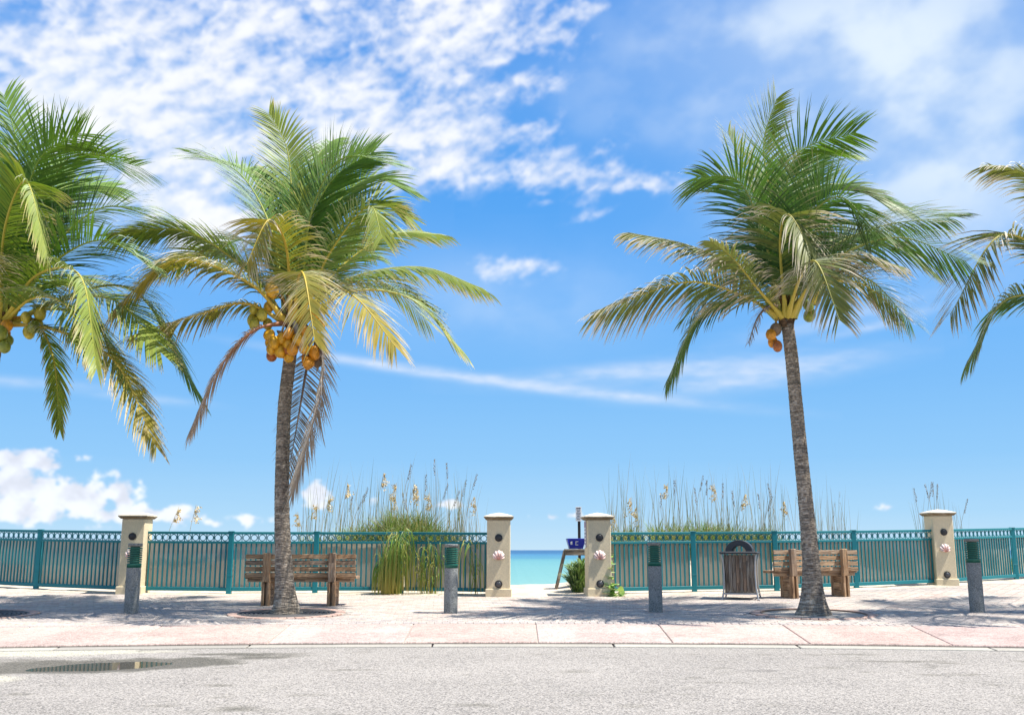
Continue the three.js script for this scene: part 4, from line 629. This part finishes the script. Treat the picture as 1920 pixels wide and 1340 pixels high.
function oatStalk(parent, root, tip, kind, rd) {              // stalk ending in a nodding seed head
  const mid = root.clone().lerp(tip, 0.55); mid.x = lerp(mid.x, root.x, 0.45); mid.z = lerp(mid.z, root.z, 0.4);
  const c = new THREE.CatmullRomCurve3([root, mid, tip]), P = c.getSpacedPoints(12), stalk = part('stalk', tubeGeo(P, P.map((p, k) => lerp(0.0058, 0.0022, k / 12)), 4, [mixc([0.30, 0.27, 0.12], STRAW[kind], 0.5)]).geo(), M_STRAW, parent), mb = new MB(), col = STRAW[kind], n = kind === 0 ? 90 : kind === 1 ? 34 : 8, hl = kind === 0 ? 0.30 : 0.36, lenC = c.getLength(), T = P[12].clone().sub(P[10]).normalize(), lean = Math.sign(T.x + (rd() - 0.5) * 0.4) || 1;
  for (let k = 0; k < n; k++) {
    const t = k / n, s = 1 - hl / lenC * (1 - t), p = c.getPoint(cl(s)), sp = kind === 0 ? (0.07 + 0.05 * Math.sin(t * 9 + root.x * 5)) * (1 - 0.45 * t) : 0.02, ox = lean * sp * (0.2 + rd()) * 0.9 + (rd() - 0.5) * sp, oz = (rd() - 0.5) * sp * 1.6, oy = -sp * (0.2 + 1.1 * rd()), l = kind === 0 ? 0.040 : 0.034, w = kind === 0 ? 0.013 : 0.008, tn = 0.75 + 0.5 * rd(), cc = col.map((v) => v * tn), a = rd() * 6.28;
    const q = V3(p.x + ox, p.y + oy, p.z + oz), dn = V3(lean * 0.35 + (rd() - 0.5) * 0.5, kind === 0 ? -0.8 : 0.9, (rd() - 0.5) * 0.6).normalize(), wd = V3(Math.cos(a), 0.1, Math.sin(a));
    const i0 = mb.v(q.x, q.y, q.z, cc), i1 = mb.v(q.x + dn.x * l * 0.5 + wd.x * w, q.y + dn.y * l * 0.5, q.z + dn.z * l * 0.5 + wd.z * w, cc), i2 = mb.v(q.x + dn.x * l, q.y + dn.y * l, q.z + dn.z * l, cc), i3 = mb.v(q.x + dn.x * l * 0.5 - wd.x * w, q.y + dn.y * l * 0.5, q.z + dn.z * l * 0.5 - wd.z * w, cc); mb.quad(i0, i1, i2, i3);
    if (kind === 0 && k % 2 === 0) { const b0 = mb.v(p.x - 0.001, p.y, p.z, cc), b1 = mb.v(p.x + 0.001, p.y, p.z, cc), b2 = mb.v(q.x + 0.001, q.y, q.z, cc), b3 = mb.v(q.x - 0.001, q.y, q.z, cc); mb.quad(b0, b1, b2, b3); }
  }
  part('seed_head', mb.geo(), M_STRAW, stalk);
}
function oats(label, X, D, spread, tips, grass, gh, seed) {
  const rd = rng(seed), y = land(X, D), o = thing('sea_oats', label, 'sea oats', [X, y, -D], 0, 'sea oats growing on the dune'), ly = (x, z) => land(X + x, D - z) - y - 0.01;
  for (const [tx, ty, tz, k] of tips) { const rx = tx - X + (rd() - 0.5) * 0.5 - 0.06, rz = -(Math.min(D + 0.8, -tz) - D) + (rd() - 0.5) * 0.5; oatStalk(o, V3(rx, ly(rx, rz), rz), V3(tx - X, ty - y, rz + (rd() - 0.5) * 0.3), k, rd); }
  if (grass) { const mb = new MB(); blades(mb, rd, Math.round(grass * 1.6), spread, 0.5, gh * 0.5, gh * 1.15, 0.6, GREENS, 0.0062, [0, 0, 0, ly]); if (tips.length > 2) blades(mb, rd, 80, spread * 1.2, 0.5, 0.7, 1.55, 0.16, [[0.26, 0.22, 0.11], [0.17, 0.20, 0.06], [0.36, 0.30, 0.16]], 0.0034, [0, 0, 0, ly], 0.5); const b = part('blades', mb.geo(), M_GRASS, o); b.userData.kind = 'stuff'; }
  return o;
}
oats('straw-coloured sea oats leaning over behind the palm with orange coconuts', -3.75, 20.2, 0.45, [[-4.29, 1.77, -20.3, 0], [-3.92, 1.94, -20.3, 0], [-3.71, 2.12, -20.3, 0]], 130, 0.45, 501);
oats('sea oats with pale plumes rising behind the railing above the bench end', -2.9, 20.2, 0.45, [[-3.26, 2.33, -20.3, 0], [-3.18, 2.07, -20.3, 1], [-2.96, 2.12, -20.3, 1], [-2.88, 2.23, -20.3, 1]], 420, 0.62, 502);
oats('dense green sea oats above the grass tuft in the railing', -2.15, 20.2, 0.5, [[-2.55, 2.53, -20.3, 0], [-2.37, 2.12, -20.3, 0], [-2.3, 2.33, -20.3, 0], [-2.15, 2.12, -20.3, 1], [-2.03, 2.7, -20.3, 1], [-1.97, 2.33, -20.3, 0], [-1.89, 2.23, -20.3, 0], [-1.74, 2.49, -20.3, 1]], 900, 0.72, 503);
oats('tall dark-stemmed sea oats between the grass tuft and the entrance pillar', -1.35, 20.1, 0.45, [[-1.64, 2.12, -20.3, 0], [-1.56, 2.83, -20.3, 1], [-1.34, 2.75, -20.3, 1], [-1.3, 2.33, -20.3, 1]], 650, 0.62, 504);
oats('few thin dark sea oats leaning towards the beach entrance pillar', -0.95, 19.9, 0.3, [[-1.05, 2.17, -20.3, 1], [-0.94, 2.39, -20.3, 1], [-0.72, 2.53, -20.3, 1], [-0.75, 2.07, -20.3, 0]], 130, 0.5, 505);
oats('lone nodding sea oats behind the railing beside the end pillar', -6.45, 20.2, 0.2, [[-6.54, 1.84, -20.3, 0], [-6.36, 1.91, -20.3, 0]], 20, 0.4, 506);
oats('sea oats standing close behind the entrance pillar with the vine', 2.25, 20.4, 0.35, [[2.08, 1.76, -20.6, 0], [2.45, 2.08, -20.6, 0], [2.54, 1.87, -20.6, 0]], 320, 0.64, 507);
oats('tall sea oats behind the railing between entrance pillar and litter bin', 3.3, 20.5, 0.5, [[3.03, 2.14, -20.6, 1], [3.15, 2.35, -20.6, 0], [3.34, 2.41, -20.6, 1], [3.68, 2.24, -20.6, 1]], 520, 0.66, 508);
oats('tangled sea oats directly behind the litter bin', 4.25, 20.6, 0.5, [[3.89, 2.51, -20.6, 1], [3.96, 2.41, -20.6, 1], [4.12, 2.35, -20.6, 0], [4.3, 2.35, -20.6, 1], [4.46, 2.19, -20.6, 1]], 480, 0.64, 509);
oats('dark sea oats behind the railing where the bluish palm crosses it', 5.15, 20.8, 0.4, [[4.75, 2.14, -20.6, 0], [5.01, 2.14, -20.6, 1], [5.2, 2.35, -20.6, 1], [5.29, 2.1, -20.6, 1], [5.57, 2, -20.6, 0]], 300, 0.55, 510);
oats('bare thin grass stems behind the railing above the turned bench', 6.5, 21.2, 0.6, [[6.05, 2.3, -21.5, 2], [6.98, 2.24, -21.5, 2], [6.85, 2.02, -21.5, 2]], 60, 0.4, 511);
oats('dark bare sea oats rising behind the pillar past the turned bench', 9.25, 22.0, 0.4, [[8.83, 2.35, -22.3, 1], [9.06, 2.43, -22.3, 1], [9.15, 2.46, -22.3, 1], [9.26, 2.49, -22.3, 1], [9.35, 2.44, -22.3, 1], [9.92, 2.11, -22.3, 1]], 30, 0.4, 512);
oats('low green dune grass behind the railing past the turned bench', 7.6, 21.6, 0.9, [], 420, 0.38, 513);
oats('low green dune grass behind the last stretch of railing', 10.6, 23.4, 1.0, [], 420, 0.36, 514);
{ // grass pushing out through the railing
  const hang = (mb, rd, n, w, h0, h1, cols) => { for (let k = 0; k < n; k++) { const b = (rd() - 0.5) * 2.6 + 1.57, x = (rd() - 0.5) * 2 * w, c = cols[Math.floor(rd() * cols.length)], tn = 0.75 + 0.5 * rd(), h = lerp(h0, h1, rd()) * (w > 0.22 ? 0.62 + 0.42 * sstep(-0.06, 0.13, x) : 1) * (0.85 + 0.3 * noise(x * 23 + h0 * 9, 1)); let px = x, py = h, pz = -0.06 + rd() * 0.05, vx = Math.cos(b) * 0.5, vy = 0.25 + rd() * 0.8, vz = 0.25 + Math.sin(b) * 0.35, prev = -1; const st = (h * (0.9 + 0.35 * rd()) + 0.12) / 8, ww0 = 0.006 * (0.7 + 0.6 * rd()); for (let s = 0; s <= 8; s++) { const e = s / 8, ww = ww0 * (e < 0.7 ? 1 : (1 - e) / 0.3 + 0.05), cc = mixc(c, [0.52, 0.38, 0.10], sstep(0.45, 1, e) * 0.75).map((v) => v * tn), i0 = mb.v(px + ww, py, pz + ww * 0.4, cc), i1 = mb.v(px - ww, py, pz - ww * 0.4, cc); if (prev >= 0) mb.quad(prev, prev + 1, i1, i0); prev = i0; const m = Math.hypot(vx, vy, vz); px += vx / m * st; py = Math.max(0.01, py + vy / m * st); pz += vz / m * st; vy -= 0.75; vx *= 0.82; vz *= 0.80; } } };
  const tuft = (label, X, D, h, n, w, seed) => { const rd = rng(seed), y = ground(X, D) - 0.01, o = thing('grass_tuft', label, 'grass tuft', [X, y, -D]), mb = new MB(); blades(mb, rd, n, w * 0.8, 0.08, h * 0.55, h, 0.28, [[0.20, 0.30, 0.04], [0.28, 0.33, 0.05], [0.46, 0.36, 0.08], [0.15, 0.26, 0.03]], 0.006, [0, 0, -0.03], 0.8); hang(mb, rd, n * 1.35, w, h * 0.25, h * 0.95, [[0.18, 0.32, 0.03], [0.26, 0.36, 0.05], [0.40, 0.38, 0.07], [0.14, 0.26, 0.03]]); part('blades', mb.geo(), M_GRASS, o); return o; };
  tuft('tall green and yellow grass tuft spilling out through the railing to the paving', -2.12, 18.16, 1.02, 170, 0.225, 301);
  tuft('thin loose grass tuft at the railing beside the bushier one', -1.48, 18.20, 0.86, 34, 0.20, 302);
  tuft('sparse dry grass stems beside the beach entrance pillar', -0.64, 18.06, 0.95, 9, 0.06, 303);
}
{ // leafy bush under the wooden stand and a vine at the foot of the pillar
  const rd = rng(410), X = 1.24, D = 18.75, y = land(X, D), o = thing('leafy_bush', 'dense green bush beneath the wooden stand in the beach entrance', 'bush', [X, y - 0.02, -D]), mb = new MB();
  blades(mb, rd, 380, 0.14, 0.16, 0.25, 0.60, 0.7, [[0.10, 0.20, 0.03], [0.15, 0.27, 0.04], [0.07, 0.15, 0.025], [0.20, 0.30, 0.05]], 0.012, [0, 0, 0], 1.2);
  for (let k = 0; k < 26; k++) blades(mb, rd, 26, 0.04, 0.04, 0.10, 0.26, 0.9, [[0.10, 0.20, 0.03], [0.16, 0.28, 0.04], [0.08, 0.16, 0.03]], 0.012, [(rd() - 0.5) * 0.34, rd() * 0.42, (rd() - 0.5) * 0.3], 1);
  part('foliage', mb.geo(), M_GRASS, o); part('woody_stem', tubeGeo([V3(0, 0, 0), V3(0.02, 0.2, 0), V3(-0.02, 0.42, 0.02)], [0.012, 0.01, 0.006], 5, [[0.2, 0.14, 0.08]]).geo(), M_STRAW, o);
  const vx = 1.80, vd = 17.78, v = thing('vine_plant', 'bright green broad-leaved vine at the foot of entrance pillar', 'vine', [vx, ground(vx, vd) - 0.005, -vd]);
  const leafG = (() => { const m = new MB(), S = [[0, 0], [0.45, 0.16], [0.55, 0.5], [0.3, 0.85], [0, 1.1]]; const mid = S.map(([w, l]) => m.v(0, 0.03 * Math.sin(l * 2), l)); const L = S.map(([w, l]) => m.v(-w, 0.12 * w, l)), R = S.map(([w, l]) => m.v(w, 0.12 * w, l)); for (let k = 1; k < S.length; k++) { m.quad(L[k - 1], mid[k - 1], mid[k], L[k]); m.quad(mid[k - 1], R[k - 1], R[k], mid[k]); } return m.geo(); })();
  const lm = [[0.20, 0.36, 0.03], [0.14, 0.28, 0.03], [0.28, 0.40, 0.05]].map((c) => { const m = new THREE.MeshPhysicalMaterial({ roughness: 0.9, transmission: 0.35, thickness: 0, clearcoat: 0.3, clearcoatRoughness: 0.4, side: THREE.DoubleSide }); m.color.setRGB(...c); return m; });
  const st = [V3(0, 0, 0), V3(-0.06, 0.12, 0.02), V3(-0.10, 0.30, -0.02), V3(-0.08, 0.52, -0.06), V3(-0.10, 0.8, -0.1)], cv = new THREE.CatmullRomCurve3(st); part('runner', tubeGeo(cv.getPoints(16), Array(17).fill(0.005), 5, [[0.22, 0.26, 0.06]]).geo(), M_STRAW, v);
  for (let k = 0; k < 60; k++) { const t = Math.pow(rd(), 1.7), p = cv.getPoint(t * 0.97), low = 1 - t, m = part('leaf', leafG, lm[Math.floor(rd() * 3)], v, [p.x + (rd() - 0.45) * 0.30 * low, Math.max(0.02, p.y + (rd() - 0.4) * 0.12), p.z + (rd() - 0.3) * 0.16 * low], [-0.5 + rd() * 1.2, rd() * 6.28, (rd() - 0.5) * 0.8]); m.scale.setScalar(0.07 + 0.045 * rd()); }
}
// ---------------------------------------------------------------- stand with a crate, and the sign behind
{
  const grey = [[0.34, 0.31, 0.28], [0.30, 0.275, 0.25]].map((c) => std(c, 0.85, { map: T_WOOD, bumpMap: T_WOOD, bumpScale: 0.004 }));
  const X = 1.28, D = 19.55, y = 0.24, s = thing('wooden_stand', 'weathered grey wooden stand with sloping legs in the beach entrance', 'stand', [X, y, -D]);
  for (const z of [-0.14, 0.14]) for (const q of [-1, 1]) part('sloping_leg', cbox(0.05, 0.80, 0.036, 0.004, z, q), grey[0], s, [q * 0.335 - (q < 0 ? 0.03 : -0.03), 0.375, z], [0, 0, q * 0.235]);
  part('shelf', cbox(0.56, 0.032, 0.38, 0.004), grey[1], s, [0, 0.775, 0]); part('front_apron', cbox(0.52, 0.085, 0.024, 0.003, 2, 1), grey[0], s, [0, 0.716, 0.175]); part('back_apron', cbox(0.52, 0.085, 0.024, 0.003, 3, 1), grey[1], s, [0, 0.716, -0.175]);
  for (const q of [-1, 1]) part('side_board', cbox(0.024, 0.14, 0.30, 0.003, q, 2), grey[1], s, [q * 0.36, 0.36, 0], [0, 0, q * 0.235]);
  const blue = std([0.010, 0.022, 0.36], 0.4), white = std([0.75, 0.77, 0.80], 0.6), c = thing('plastic_crate', 'blue plastic crate with pale print standing on the wooden stand', 'crate', [1.215, y + 0.793, -19.52], 0.05);
  const wall = (w0, w1, h, ang, at) => { const m = new MB(), a = [[-w0 / 2, 0], [w0 / 2, 0], [w1 / 2, h], [-w1 / 2, h]]; const F = a.map(([p, q]) => m.v(p, q, 0.05 * q / h)), B = a.map(([p, q]) => m.v(p, q, 0.05 * q / h - 0.006)); m.quad(...F); m.quad(...B); for (let k = 0; k < 4; k++) { const n = (k + 1) % 4; m.quad(F[k], F[n], B[n], B[k]); } const g = m.geo(true); g.rotateY(ang); g.translate(...at); return g; };
  part('side', wall(0.26, 0.31, 0.185, 0, [0, 0.004, 0.085]), blue, c); part('side', wall(0.26, 0.31, 0.185, Math.PI, [0, 0.004, -0.085]), blue, c); part('end', wall(0.18, 0.27, 0.185, Math.PI / 2, [0.128, 0.004, 0]), blue, c); part('end', wall(0.18, 0.27, 0.185, -Math.PI / 2, [-0.128, 0.004, 0]), blue, c);
  part('bottom', moved(cbox(0.262, 0.008, 0.18, 0.002), 0, 0.006, 0), blue, c);
  for (const q of [-1, 1]) { part('rim', cbox(0.335, 0.018, 0.016, 0.003), blue, c, [0, 0.186, q * 0.138]); part('rim', cbox(0.016, 0.018, 0.27, 0.003), blue, c, [q * 0.16, 0.186, 0]); }
  const tl = -0.26; part('printed_label', cbox(0.035, 0.06, 0.003, 0.001), white, c, [-0.095, 0.11, 0.117], [tl * -1, 0, 0]); part('printed_mark', cbox(0.012, 0.075, 0.003, 0.001), white, c, [-0.01, 0.105, 0.1155], [-tl, 0, 0]); part('printed_mark', cbox(0.045, 0.012, 0.003, 0.001), white, c, [0.012, 0.135, 0.1235], [-tl, 0, 0]); part('printed_mark', cbox(0.045, 0.012, 0.003, 0.001), white, c, [0.012, 0.075, 0.108], [-tl, 0, 0]);
  const sx = 1.335, sd = 20.3, sy = land(sx, sd), g = thing('notice_sign', 'small white printed sign on a dark post behind the crate', 'sign', [sx, sy - 0.05, -sd]);
  part('post', moved(cbox(0.055, 1.72 - sy, 0.04, 0.004), 0, (1.72 - sy) / 2, 0), std([0.018, 0.016, 0.015], 0.7), g); const f = part('sign_board', moved(cbox(0.118, 0.285, 0.008, 0.002), -0.01, 1.72 - sy + 0.045, 0.026), white, g);
  const ink = std([0.10, 0.10, 0.12], 0.7); for (let k = 0; k < 8; k++) part('text_line', cbox(0.085 - (k % 3) * 0.014, k ? 0.011 : 0.022, 0.002, 0.0005), ink, f, [-0.012, 1.72 - sy + 0.16 - k * 0.031, 0.0312]);
}
renderer.render(scene, camera);
